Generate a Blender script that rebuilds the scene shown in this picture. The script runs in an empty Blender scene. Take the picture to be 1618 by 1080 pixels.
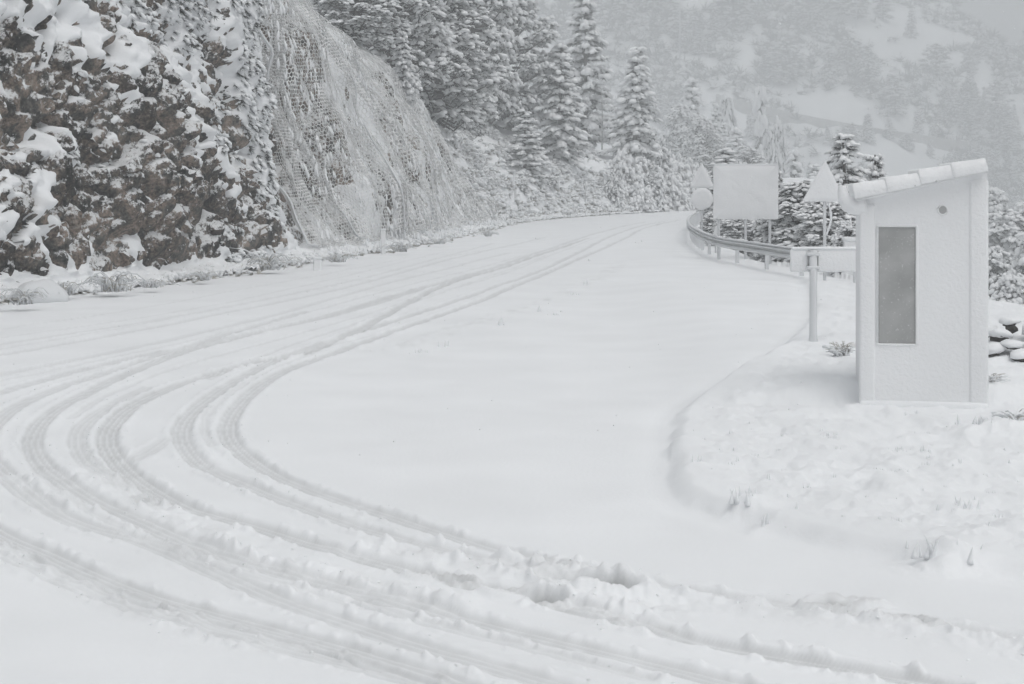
import bpy, bmesh, math, random
import numpy as np
from mathutils import Vector, Matrix
from mathutils.bvhtree import BVHTree

SC = bpy.context.scene
COL = SC.collection
random.seed(7)
RNG = np.random.default_rng(11)

# ------------------------------------------------------------------ camera, sky, sun, exposure
F, HC, CX, HY = 2700.0, 2.6, 809.0, 293.0      # focal length in photo pixels, eye height, principal column, horizon row
cam_data = bpy.data.cameras.new("camera")
cam = bpy.data.objects.new("camera", cam_data)
COL.objects.link(cam)
cam.location = (0, 0, HC)
cam.rotation_euler = (math.radians(90), 0, 0)
cam_data.sensor_width = 36.0
cam_data.lens = 36.0 * F / 1618.0
cam_data.shift_y = -(540.0 - HY) / 1618.0
cam_data.clip_start = 0.1
cam_data.clip_end = 3000
cam_data.dof.use_dof = True
cam_data.dof.focus_distance = 42.0
cam_data.dof.aperture_fstop = 6.3
SC.camera = cam

SUN_EL, SUN_AZ = math.radians(66), math.radians(140)   # azimuth measured from +Y towards +X
world = bpy.data.worlds.new("World")
SC.world = world
world.use_nodes = True
wn, wl = world.node_tree.nodes, world.node_tree.links
wn.clear()
w_out = wn.new("ShaderNodeOutputWorld")
w_bg = wn.new("ShaderNodeBackground")
w_sky = wn.new("ShaderNodeTexSky")
w_sky.sky_type = 'NISHITA'
w_sky.sun_disc = False
w_sky.sun_elevation = SUN_EL
w_sky.sun_rotation = SUN_AZ
w_sky.air_density = 1.0
w_sky.dust_density = 6.0
w_hsv = wn.new("ShaderNodeHueSaturation")
w_hsv.inputs["Saturation"].default_value = 0.14
wl.new(w_sky.outputs[0], w_hsv.inputs["Color"])
wl.new(w_hsv.outputs[0], w_bg.inputs[0])
w_bg.inputs[1].default_value = 0.12
wl.new(w_bg.outputs[0], w_out.inputs[0])

sun_data = bpy.data.lights.new("sun", 'SUN')
sun = bpy.data.objects.new("sun", sun_data)
COL.objects.link(sun)
sun_data.energy = 0.6
sun_data.angle = math.radians(50)
sun_data.color = (1.0, 0.985, 0.96)
sd = Vector((math.sin(SUN_AZ) * math.cos(SUN_EL), math.cos(SUN_AZ) * math.cos(SUN_EL), math.sin(SUN_EL)))
sun.rotation_euler = sd.to_track_quat('Z', 'Y').to_euler()

SC.view_settings.view_transform = 'Standard'
SC.view_settings.look = 'None'
SC.view_settings.exposure = 0.14
SC.view_settings.gamma = 1.0
SC.view_settings.use_curve_mapping = False
SC.render.engine = 'CYCLES'
SC.cycles.use_denoising = True
SC.cycles.max_bounces = 6
SC.cycles.diffuse_bounces = 4
SC.cycles.glossy_bounces = 2
SC.cycles.volume_bounces = 2
SC.cycles.use_adaptive_sampling = True
SC.cycles.adaptive_threshold = 0.02
HAZE_DENSITY = 0.0024

# ------------------------------------------------------------------ noise
def _h(ix, iy, iz, seed):
    n = (ix.astype(np.int64) * 374761393 + iy.astype(np.int64) * 668265263 + iz * 2147483647 + seed * 974711) & 0xFFFFFFFF
    n = ((n ^ (n >> 13)) * 1274126177) & 0xFFFFFFFF
    n = ((n ^ (n >> 16)) * 2246822519) & 0xFFFFFFFF
    return ((n ^ (n >> 15)) & 0xFFFFFF) / float(0xFFFFFF)

def vn2(x, y, seed=0):
    x = np.asarray(x, float); y = np.asarray(y, float)
    ix, iy = np.floor(x), np.floor(y)
    fx, fy = x - ix, y - iy
    fx = fx * fx * fx * (fx * (fx * 6 - 15) + 10); fy = fy * fy * fy * (fy * (fy * 6 - 15) + 10)
    a, b = _h(ix, iy, 0, seed), _h(ix + 1, iy, 0, seed)
    c, d = _h(ix, iy + 1, 0, seed), _h(ix + 1, iy + 1, 0, seed)
    return (a + (b - a) * fx) * (1 - fy) + (c + (d - c) * fx) * fy

def fbm2(x, y, octv=4, seed=0, gain=0.5):
    s, a, t = 0.0, 1.0, 0.0
    for o in range(octv):
        s = s + a * (vn2(x * 2 ** o + 13.7 * o, y * 2 ** o - 7.1 * o, seed + o) * 2 - 1)
        t += a; a *= gain
    return s / t * 1.5

def worley2(x, y, seed=0):
    ix, iy = np.floor(x), np.floor(y)
    f1 = np.full(x.shape, 9.0); f2 = np.full(x.shape, 9.0); cid = np.zeros(x.shape)
    for dx in (-1, 0, 1):
        for dy in (-1, 0, 1):
            cx, cy = ix + dx, iy + dy
            px = cx + 0.1 + 0.8 * _h(cx, cy, 0, seed); py = cy + 0.1 + 0.8 * _h(cx, cy, 1, seed)
            d = np.hypot(px - x, py - y)
            near = d < f1
            f2 = np.where(near, f1, np.minimum(f2, d))
            cid = np.where(near, _h(cx, cy, 2, seed), cid)
            f1 = np.where(near, d, f1)
    return f1, f2, cid

def sstep(a, b, x):
    t = np.clip((x - a) / (b - a), 0, 1)
    return t * t * (3 - 2 * t)

def blur(a, n, axis=None):
    for _ in range(n):
        if axis in (None, 0):
            p = np.pad(a, ((1, 1), (0, 0)), mode='edge'); a = (p[:-2] + 2 * p[1:-1] + p[2:]) / 4
        if axis in (None, 1):
            p = np.pad(a, ((0, 0), (1, 1)), mode='edge'); a = (p[:, :-2] + 2 * p[:, 1:-1] + p[:, 2:]) / 4
    return a

def catmull(pts, step):
    p = np.array(pts, float)
    p = np.vstack([2 * p[0] - p[1], p, 2 * p[-1] - p[-2]])
    out = []
    for i in range(1, len(p) - 2):
        n = max(2, int(np.linalg.norm(p[i + 1] - p[i]) / step))
        t = np.linspace(0, 1, n, endpoint=False)[:, None]
        a, b, c, d = p[i - 1], p[i], p[i + 1], p[i + 2]
        out.append(0.5 * (2 * b + (c - a) * t + (2 * a - 5 * b + 4 * c - d) * t ** 2 + (3 * b - a - 3 * c + d) * t ** 3))
    out.append(p[-2][None])
    return np.vstack(out)

def G(px, py, z=0.0):
    """where a sight line through a photo pixel meets the level z: (x, y)"""
    d = (HC - z) * F / (py - HY)
    return ((px - CX) / F * d, d)

# ------------------------------------------------------------------ materials
def mat(name, rough=0.8, spec=0.2):
    m = bpy.data.materials.new(name)
    m.use_nodes = True
    b = m.node_tree.nodes["Principled BSDF"]
    b.inputs["Roughness"].default_value = rough
    b.inputs["Specular IOR Level"].default_value = spec
    return m, m.node_tree.nodes, m.node_tree.links, b

def noise_node(n, l, scale, detail=4, rough=0.55, vec=None):
    t = n.new("ShaderNodeTexNoise")
    t.inputs["Scale"].default_value = scale
    t.inputs["Detail"].default_value = detail
    t.inputs["Roughness"].default_value = rough
    if vec is not None:
        l.new(vec, t.inputs["Vector"])
    return t

def ramp_node(n, stops):
    r = n.new("ShaderNodeValToRGB")
    e = r.color_ramp.elements
    while len(e) < len(stops):
        e.new(0.5)
    for q, (p, c) in zip(e, stops):
        q.position = p
        q.color = (c[0], c[1], c[2], 1)
    return r

def snow_mat(name, base=(0.85, 0.865, 0.88), bump=0.25, scale=14.0, packed=False, dist=0.03):
    m, n, l, b = mat(name, 0.75, 0.25)
    geo = n.new("ShaderNodeNewGeometry")
    t1 = noise_node(n, l, scale, 6, 0.65, geo.outputs["Position"])
    t2 = noise_node(n, l, 0.6, 3, 0.5, geo.outputs["Position"])
    lo = tuple(c * 0.94 for c in base)
    r = ramp_node(n, [(0.3, lo), (0.7, base)])
    l.new(t2.outputs[0], r.inputs[0])
    col = r.outputs[0]
    if packed:
        a = n.new("ShaderNodeAttribute"); a.attribute_name = "packed"
        mx = n.new("ShaderNodeMix"); mx.data_type = 'RGBA'
        l.new(a.outputs["Fac"], mx.inputs["Factor"])
        l.new(col, mx.inputs["A"])
        mx.inputs["B"].default_value = (0.38, 0.385, 0.382, 1)
        col = mx.outputs["Result"]
    l.new(col, b.inputs["Base Color"])
    bp = n.new("ShaderNodeBump")
    bp.inputs["Strength"].default_value = bump
    bp.inputs["Distance"].default_value = dist
    l.new(t1.outputs[0], bp.inputs["Height"])
    l.new(bp.outputs[0], b.inputs["Normal"])
    return m

M_GROUND = snow_mat("ground_snow", bump=0.22, scale=22, packed=True)
M_SNOW = snow_mat("clump_snow", bump=0.4, scale=16)
M_FROST = snow_mat("frosted_snow", (0.70, 0.715, 0.73), 0.5, 30, dist=0.012)
M_PLASTER_SNOW = snow_mat("wind_plastered_snow", (0.87, 0.88, 0.89), 0.65, 24, dist=0.022)
M_TREE_SNOW = snow_mat("bough_snow", (0.87, 0.88, 0.89), 0.2, 10)

def rock_material():
    m, n, l, b = mat("rock_face", 0.9, 0.15)
    geo = n.new("ShaderNodeNewGeometry")
    big = noise_node(n, l, 0.45, 5, 0.6, geo.outputs["Position"])
    mid = noise_node(n, l, 2.2, 6, 0.65, geo.outputs["Position"])
    fine = noise_node(n, l, 11.0, 6, 0.7, geo.outputs["Position"])
    r1 = ramp_node(n, [(0.32, (0.03, 0.03, 0.028)), (0.45, (0.15, 0.144, 0.132)), (0.57, (0.34, 0.27, 0.22)), (0.70, (0.46, 0.42, 0.38))])
    r2 = ramp_node(n, [(0.42, (0.04, 0.04, 0.038)), (0.57, (1, 1, 1))])
    l.new(mid.outputs[0], r1.inputs[0])
    add = n.new("ShaderNodeMath"); add.operation = 'ADD'
    half = n.new("ShaderNodeMath"); half.operation = 'MULTIPLY'; half.inputs[1].default_value = 0.5
    l.new(big.outputs[0], add.inputs[0]); l.new(fine.outputs[0], add.inputs[1])
    l.new(add.outputs[0], half.inputs[0]); l.new(half.outputs[0], r2.inputs[0])
    mx = n.new("ShaderNodeMix"); mx.data_type = 'RGBA'; mx.blend_type = 'MULTIPLY'
    mx.inputs["Factor"].default_value = 0.9
    l.new(r1.outputs[0], mx.inputs["A"]); l.new(r2.outputs[0], mx.inputs["B"])
    # a dusting of snow on whatever faces up
    sep = n.new("ShaderNodeSeparateXYZ"); l.new(geo.outputs["Normal"], sep.inputs[0])
    dust = noise_node(n, l, 7.0, 8, 0.75, geo.outputs["Position"])
    up = n.new("ShaderNodeMath"); up.operation = 'MULTIPLY_ADD'; up.inputs[1].default_value = 0.28
    l.new(sep.outputs["Z"], up.inputs[0]); l.new(dust.outputs[0], up.inputs[2])
    rd = ramp_node(n, [(0.575, (0, 0, 0)), (0.66, (1, 1, 1))])
    l.new(up.outputs[0], rd.inputs[0])
    ms_ = n.new("ShaderNodeMix"); ms_.data_type = 'RGBA'
    l.new(rd.outputs[0], ms_.inputs["Factor"]); l.new(mx.outputs["Result"], ms_.inputs["A"])
    ms_.inputs["B"].default_value = (0.80, 0.81, 0.82, 1)
    l.new(ms_.outputs["Result"], b.inputs["Base Color"])
    bp = n.new("ShaderNodeBump"); bp.inputs["Strength"].default_value = 0.9; bp.inputs["Distance"].default_value = 0.08
    l.new(fine.outputs[0], bp.inputs["Height"]); l.new(bp.outputs[0], b.inputs["Normal"])
    return m

M_ROCK = rock_material()

def plain(name, c, rough=0.7, var=0.25, scale=6.0, spec=0.2, metallic=0.0):
    m, n, l, b = mat(name, rough, spec)
    geo = n.new("ShaderNodeNewGeometry")
    t = noise_node(n, l, scale, 4, 0.6, geo.outputs["Position"])
    r = ramp_node(n, [(0.3, tuple(q * (1 - var) for q in c)), (0.7, tuple(min(1, q * (1 + var)) for q in c))])
    l.new(t.outputs[0], r.inputs[0]); l.new(r.outputs[0], b.inputs["Base Color"])
    b.inputs["Metallic"].default_value = metallic
    return m

M_NEEDLE = plain("needles", (0.060, 0.066, 0.058), 0.8, 0.35, 3)
M_BARK = plain("bark", (0.10, 0.09, 0.08), 0.9, 0.3, 8)
M_BARK_FROST = plain("frosted_bark", (0.38, 0.38, 0.375), 0.9, 0.3, 8)
M_STEEL = plain("galvanised_steel", (0.54, 0.55, 0.55), 0.55, 0.15, 5, 0.4)
M_WIRE = plain("frosted_wire", (0.74, 0.75, 0.75), 0.8, 0.35, 1.3)
M_DRYGRASS = plain("dry_grass", (0.42, 0.405, 0.37), 0.9, 0.3, 9)
M_DARK = plain("dark_recess", (0.03, 0.03, 0.03), 0.9, 0.3, 9)
M_TILE = plain("clay", (0.32, 0.2, 0.15), 0.85, 0.25, 9)
M_HILLROCK = plain("retaining_masonry", (0.38, 0.38, 0.375), 0.9, 0.3, 0.5)

def board_material():
    m, n, l, b = mat("frosted_grey_panel", 0.95, 0.1)
    geo = n.new("ShaderNodeNewGeometry")
    blot = noise_node(n, l, 3.2, 3, 0.5, geo.outputs["Position"])
    speck = noise_node(n, l, 42, 2, 0.5, geo.outputs["Position"])
    r1 = ramp_node(n, [(0.35, (0.33, 0.335, 0.332)), (0.7, (0.42, 0.425, 0.422))])
    r2 = ramp_node(n, [(0.64, (0, 0, 0)), (0.74, (0.55, 0.55, 0.55))])
    l.new(blot.outputs[0], r1.inputs[0]); l.new(speck.outputs[0], r2.inputs[0])
    mx = n.new("ShaderNodeMix"); mx.data_type = 'RGBA'
    l.new(r2.outputs[0], mx.inputs["Factor"]); l.new(r1.outputs[0], mx.inputs["A"])
    mx.inputs["B"].default_value = (0.7, 0.71, 0.72, 1)
    l.new(mx.outputs["Result"], b.inputs["Base Color"])
    return m
M_BOARD = board_material()

# ------------------------------------------------------------------ object helpers
def np_mesh(name, V, faces, m=None, smooth=True):
    """faces: list of int arrays of shape (n, k)"""
    V = np.asarray(V, np.float32).reshape(-1, 3)
    me = bpy.data.meshes.new(name)
    faces = [np.asarray(f, np.int32) for f in faces if len(f)]
    nl = sum(f.size for f in faces); nf = sum(len(f) for f in faces)
    me.vertices.add(len(V)); me.vertices.foreach_set("co", V.ravel())
    me.loops.add(nl); me.polygons.add(nf)
    me.loops.foreach_set("vertex_index", np.concatenate([f.ravel() for f in faces]))
    tot = np.concatenate([np.full(len(f), f.shape[1], np.int32) for f in faces])
    me.polygons.foreach_set("loop_start", np.concatenate([[0], np.cumsum(tot)[:-1]]).astype(np.int32))
    me.polygons.foreach_set("loop_total", tot)
    me.polygons.foreach_set("use_smooth", np.full(nf, smooth))
    me.update(calc_edges=True)
    me.validate()
    if m: me.materials.append(m)
    return me

def link(name, me, parent=None, loc=None, rot=None, kind=None, label=None, cat=None, group=None):
    o = bpy.data.objects.new(name, me)
    COL.objects.link(o)
    if parent is not None: o.parent = parent
    if loc is not None: o.location = loc
    if rot is not None: o.rotation_euler = rot
    if kind: o["kind"] = kind
    if label: o["label"] = label
    if cat: o["category"] = cat
    if group: o["group"] = group
    return o

def thing(name, label, cat, loc=(0, 0, 0), rotz=0.0, group=None):
    return link(name, None, None, loc, (0, 0, rotz), None, label, cat, group)

def copy_tree(root, label=None, parent=None):
    c = root.copy(); COL.objects.link(c)
    if parent is not None: c.parent = parent
    if label: c["label"] = label
    for ch in list(root.children):
        copy_tree(ch, None, c)
    return c

def bm_mesh(name, bm, m, smooth=False):
    me = bpy.data.meshes.new(name)
    bm.normal_update()
    bm.to_mesh(me); bm.free()
    if m: me.materials.append(m)
    if smooth: me.polygons.foreach_set("use_smooth", [True] * len(me.polygons))
    return me

def box(bm, c, s, bev=0.0, seg=2, rot=None):
    r = bmesh.ops.create_cube(bm, size=1.0)
    vs = r["verts"]
    bmesh.ops.scale(bm, vec=Vector(s), verts=vs)
    if bev > 0:
        es = list({e for v in vs for e in v.link_edges})
        q = bmesh.ops.bevel(bm, geom=es, offset=bev, segments=seg, profile=0.5, affect='EDGES')
        vs = list({v for f in q["faces"] for v in f.verts} | {v for v in vs if v.is_valid})
    if rot is not None: bmesh.ops.rotate(bm, cent=(0, 0, 0), matrix=rot, verts=vs)
    bmesh.ops.translate(bm, vec=Vector(c), verts=vs)
    return vs

def tube_arrays(pts, radii, n=6, cap=True):
    pts = np.asarray(pts, float); k = len(pts)
    radii = np.broadcast_to(np.asarray(radii, float), (k,))
    tan = np.gradient(pts, axis=0); tan /= np.linalg.norm(tan, axis=1)[:, None] + 1e-9
    ref = np.where(np.abs(tan[:, 2:3]) > 0.9, np.array([[1.0, 0, 0]]), np.array([[0, 0, 1.0]]))
    a = np.cross(tan, ref); a /= np.linalg.norm(a, axis=1)[:, None] + 1e-9
    b = np.cross(a, tan)
    th = np.linspace(0, 2 * np.pi, n, endpoint=False)
    V = pts[:, None] + radii[:, None, None] * (a[:, None] * np.cos(th)[None, :, None] + b[:, None] * np.sin(th)[None, :, None])
    i = np.arange(k - 1)[:, None] * n; j = np.arange(n)[None]; j2 = (j + 1) % n
    Q = np.stack([i + j, i + n + j, i + n + j2, i + j2], -1).reshape(-1, 4)
    fs = [Q]
    if cap and n >= 3:
        fs.append(np.arange(n)[None]); fs.append(((k - 1) * n + np.arange(n))[::-1][None])
    return V.reshape(-1, 3), fs

class MB:
    def __init__(s): s.V = []; s.F = {}; s.n = 0
    def add(s, V, fs):
        V = np.asarray(V, float).reshape(-1, 3)
        for f in fs:
            f = np.asarray(f)
            if len(f): s.F.setdefault(f.shape[1], []).append(f + s.n)
        s.V.append(V); s.n += len(V)
    def tube(s, pts, r, n=6): s.add(*tube_arrays(pts, r, n))
    def mesh(s, name, m, smooth=True):
        return np_mesh(name, np.vstack(s.V), [np.vstack(f) for f in s.F.values()], m, smooth)

def instance(Vt, Ft, P, X, Y, Z):
    """copies of a template at points P with axis columns X, Y, Z (n,3 each, already scaled)"""
    n, k = len(P), len(Vt)
    V = P[:, None] + Vt[None, :, 0:1] * X[:, None] + Vt[None, :, 1:2] * Y[:, None] + Vt[None, :, 2:3] * Z[:, None]
    Fs = [(f[None] + (np.arange(n) * k)[:, None, None]).reshape(-1, f.shape[1]) for f in Ft]
    return V.reshape(-1, 3), Fs

def grid_quads(R, C):
    i = np.arange(R - 1)[:, None] * C; j = np.arange(C - 1)[None]
    return np.stack([i + j, i + j + 1, i + C + j + 1, i + C + j], -1)

def unit(a): return a / (np.linalg.norm(a, axis=-1, keepdims=True) + 1e-9)

# ------------------------------------------------------------------ the ground
E_PTS = [(220, 2), (60, 15), (17, 23), (11.2, 30.5), (10.2, 38), (9.9, 42), (9.5, 46), (8.95, 48.5), (8.55, 54.6), (8.15, 60.7),
         (8.8, 73.3), (9.8, 84.7), (11.3, 99), (13.2, 113), (16, 130), (20, 145), (28, 158), (35, 178), (40, 205), (43, 232)]
RAIL_PTS = [(9.9, 40.5), (9.0, 45.2), (8.35, 48.2), (7.68, 54.6), (7.28, 60.7), (7.84, 73.3), (8.78, 84.7), (10.3, 99), (12.2, 113), (15, 130), (19, 145), (26, 156)]

def poly_dist(x, y, pts):
    best = np.full(x.shape, 1e9)
    p = np.array(pts, float)
    for a, b in zip(p[:-1], p[1:]):
        ab = b - a
        t = np.clip(((x - a[0]) * ab[0] + (y - a[1]) * ab[1]) / (ab @ ab), 0, 1)
        best = np.minimum(best, np.hypot(x - a[0] - t * ab[0], y - a[1] - t * ab[1]))
    return best

HS = 2.0      # the far hillside stands this many times farther off than its first survey
def hill_z(x, y):
    return HS * (hill_1(x / HS, y / HS) - HC) + HC

def hill_1(x, y):
    yr = np.clip(400 + (122 - x) * 1.25, 380, 570)
    z = -21 + 0.54 * (y - 280) - 0.30 * (x - 84)
    z = z - np.maximum(y - yr, 0) * 1.0
    z = z + 4.5 * fbm2(x / 42, y / 60, 4, 21) + 1.2 * fbm2(x / 9, y / 14, 3, 27)
    return np.where(z > 95, 95 + (z - 95) * 0.25, z)

def base_ground(x, y):
    ep = np.array(E_PTS)
    ex = np.interp(y, ep[:, 1], ep[:, 0])
    right = (x > ex) & (y > 2)
    d = np.where(right, poly_dist(x, y, E_PTS), 0.0)
    z = -0.62 * (np.sqrt(d * d + 0.8) - math.sqrt(0.8)) + np.where(d > 1, 0.5 * fbm2(x / 5, y / 5, 3, 31), 0)
    spur = 1 - sstep(.13, .165, x / np.maximum(y, 1))
    beyond = .40 * np.maximum(y - 225, 0) * (1 - spur) + spur * .5 * np.maximum(y - 390, 0)
    z = np.maximum(np.minimum(z, -beyond + 0 * z), -62 + 3 * fbm2(x / 30, y / 30, 3, 33))
    return np.where(y > 300, np.maximum(z, hill_z(x, y)), z)

ISLAND = [G(1268, 441), G(1282, 480), G(1276, 520), G(1232, 566), G(1150, 606), G(1072, 648), G(1060, 700), G(1064, 760), G(1092, 795), G(1165, 818),
          G(1260, 846), G(1350, 868), G(1480, 893), G(1618, 915), G(1900, 945), (9, 9.6), (14, 12), (14, 30), (10, 40)]
isl = catmull(ISLAND[:15], 0.4)
isl_poly = np.vstack([isl, np.array(ISLAND[15:])])

def in_poly(x, y, p):
    c = np.zeros(x.shape, bool)
    for (x0, y0), (x1, y1) in zip(p, np.roll(p, -1, 0)):
        if y0 == y1: continue
        k = ((y0 > y) != (y1 > y)) & (x < (x1 - x0) * (y - y0) / (y1 - y0) + x0)
        c ^= k
    return c

# tyre tracks: photo pixels of the centre line, half width (m), depth (m), packed-snow amount
TR = [
 ([(1072, 347), (1040, 354), (1010, 363), (990, 375), (900, 415), (760, 475), (600, 532), (500, 567), (444, 590), (400, 617), (368, 650), (358, 680), (372, 705), (410, 735), (460, 760), (560, 797), (700, 842), (860, 889), (1000, 914), (1150, 940), (1300, 960), (1450, 984), (1640, 1015)], .125, .055, .8),
 ([(1050, 349), (1010, 357), (965, 373), (880, 415), (760, 462), (600, 515), (480, 553), (430, 572), (350, 615), (302, 652), (285, 682), (296, 712), (325, 738), (370, 757), (467, 797), (560, 832), (680, 864), (790, 893), (880, 915), (960, 935)], .125, .05, .75),
 ([(930, 376), (820, 413), (700, 452), (534, 537), (400, 573), (317, 597), (234, 627), (187, 657), (168, 687), (177, 717), (205, 748), (240, 770), (300, 802), (377, 824), (450, 846), (540, 872), (640, 898), (750, 925), (874, 953), (974, 978), (1080, 1004), (1184, 1024), (1329, 1050), (1500, 1082)], .14, .06, .9),
 ([(234, 613), (183, 637), (136, 667), (122, 694), (133, 724), (160, 748), (200, 773), (262, 805)], .12, .02, .55),
 ([(760, 430), (640, 462), (520, 497), (400, 527), (290, 557), (200, 592), (133, 623), (80, 652), (54, 682), (52, 707), (67, 733), (95, 756), (133, 780), (200, 812), (262, 842), (334, 871), (434, 900), (540, 926), (640, 951), (753, 982), (824, 1000), (940, 1027), (1080, 1057), (1200, 1088)], .13, .045, .8),
 ([(480, 492), (300, 546), (167, 590), (100, 611), (33, 639), (0, 660), (-24, 690), (-24, 715), (0, 742), (33, 773), (83, 806), (150, 833), (217, 851), (284, 877), (367, 913), (434, 940), (540, 977), (623, 1007), (707, 1033), (807, 1060), (900, 1085)], .13, .04, .65),
 ([(-120, 770), (-60, 808), (0, 841), (67, 870), (133, 900), (233, 938), (334, 964), (434, 990), (540, 1021), (623, 1047), (700, 1072), (780, 1100)], .13, .045, .85),
 ([(-80, 830), (0, 868), (67, 899), (133, 927), (233, 960), (384, 1003), (540, 1042), (640, 1068), (760, 1110)], .13, .035, .6),
 ([(1020, 350), (980, 358), (930, 372), (820, 409), (700, 446), (560, 489), (420, 522), (300, 548), (200, 568), (100, 592), (0, 621), (-80, 645)], .15, .03, .6),
 ([(860, 375), (700, 412), (540, 455), (334, 498), (167, 532), (0, 562), (-80, 578)], .13, .03, .45),
 ([(800, 400), (640, 440), (420, 500), (200, 552), (0, 592), (-80, 612)], .13, .025, .4),
 ([(780, 384), (600, 432), (430, 470), (250, 505), (0, 545), (-80, 556)], .12, .02, .35),
 ([(205, 728), (235, 712), (262, 694)], .11, .035, .5),
 ([(900, 372), (700, 407), (540, 447), (334, 490), (167, 523), (0, 553), (-60, 565)], .06, .03, .3),
 ([(880, 390), (640, 452), (420, 510), (200, 560), (0, 602), (-60, 616)], .07, .03, .35),
 ([(950, 372), (800, 430), (640, 478), (480, 525), (300, 575), (180, 620), (110, 660)], .06, .03, .35),
 ([(700, 398), (430, 462), (250, 497), (0, 535)], .07, .03, .3),
 ([(640, 408), (430, 448), (200, 490), (0, 520)], .06, .03, .3),
 ([(860, 405), (700, 462), (560, 512), (430, 556), (330, 600)], .06, .025, .35),
 ([(640, 520), (520, 548), (420, 590), (340, 640), (322, 676), (336, 706)], .05, .02, .3),
 ([(30, 700), (60, 745), (110, 790), (200, 835), (330, 885), (480, 930), (640, 975)], .05, .02, .3),
 ([(-20, 850), (100, 900), (250, 955), (420, 1003), (600, 1055)], .05, .02, .3),
 ([(560, 945), (700, 990), (860, 1030), (1020, 1068)], .07, .025, .4),
 ([(1000, 985), (1150, 1015), (1330, 1046), (1480, 1076)], .07, .025, .45),
]
RIDGES = [   # lumpy wind-rowed snow between the tracks: pixels, half width, height
 ([(120, 742), (200, 778), (267, 812), (317, 838), (367, 862), (467, 893), (540, 908), (640, 935), (720, 952)], .16, .075),
 ([(560, 862), (650, 874), (740, 888), (830, 903), (900, 925), (960, 957), (1010, 972)], .20, .075),
 ([(840, 888), (900, 896), (960, 912), (1010, 935), (1040, 962)], .22, .065),
 ([(20, 752), (70, 780), (110, 800)], .14, .05),
 ([(600, 553), (680, 535), (790, 498), (850, 482), (900, 462), (960, 430), (1000, 405)], .35, .05),
 ([(1040, 930), (1180, 958), (1330, 976), (1480, 1000), (1640, 1034)], .22, .055),
 ([(0, 868), (120, 928), (260, 985), (420, 1026)], .10, .03),
]
ruts = [  # slush-grey holes: pixel centre, semi axes (m) along x / y, turn, depth
 (932, 928, .36, .15, -.55, .05, 1.0), (832, 943, .24, .13, -.4, .04, .85), (905, 905, .22, .1, -.4, .06, .8), (700, 915, .2, .08, -.4, .03, .6), (1430, 985, .2, .07, -.3, .05, .7), (1330, 955, .2, .07, -.25, .03, .6)]

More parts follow.
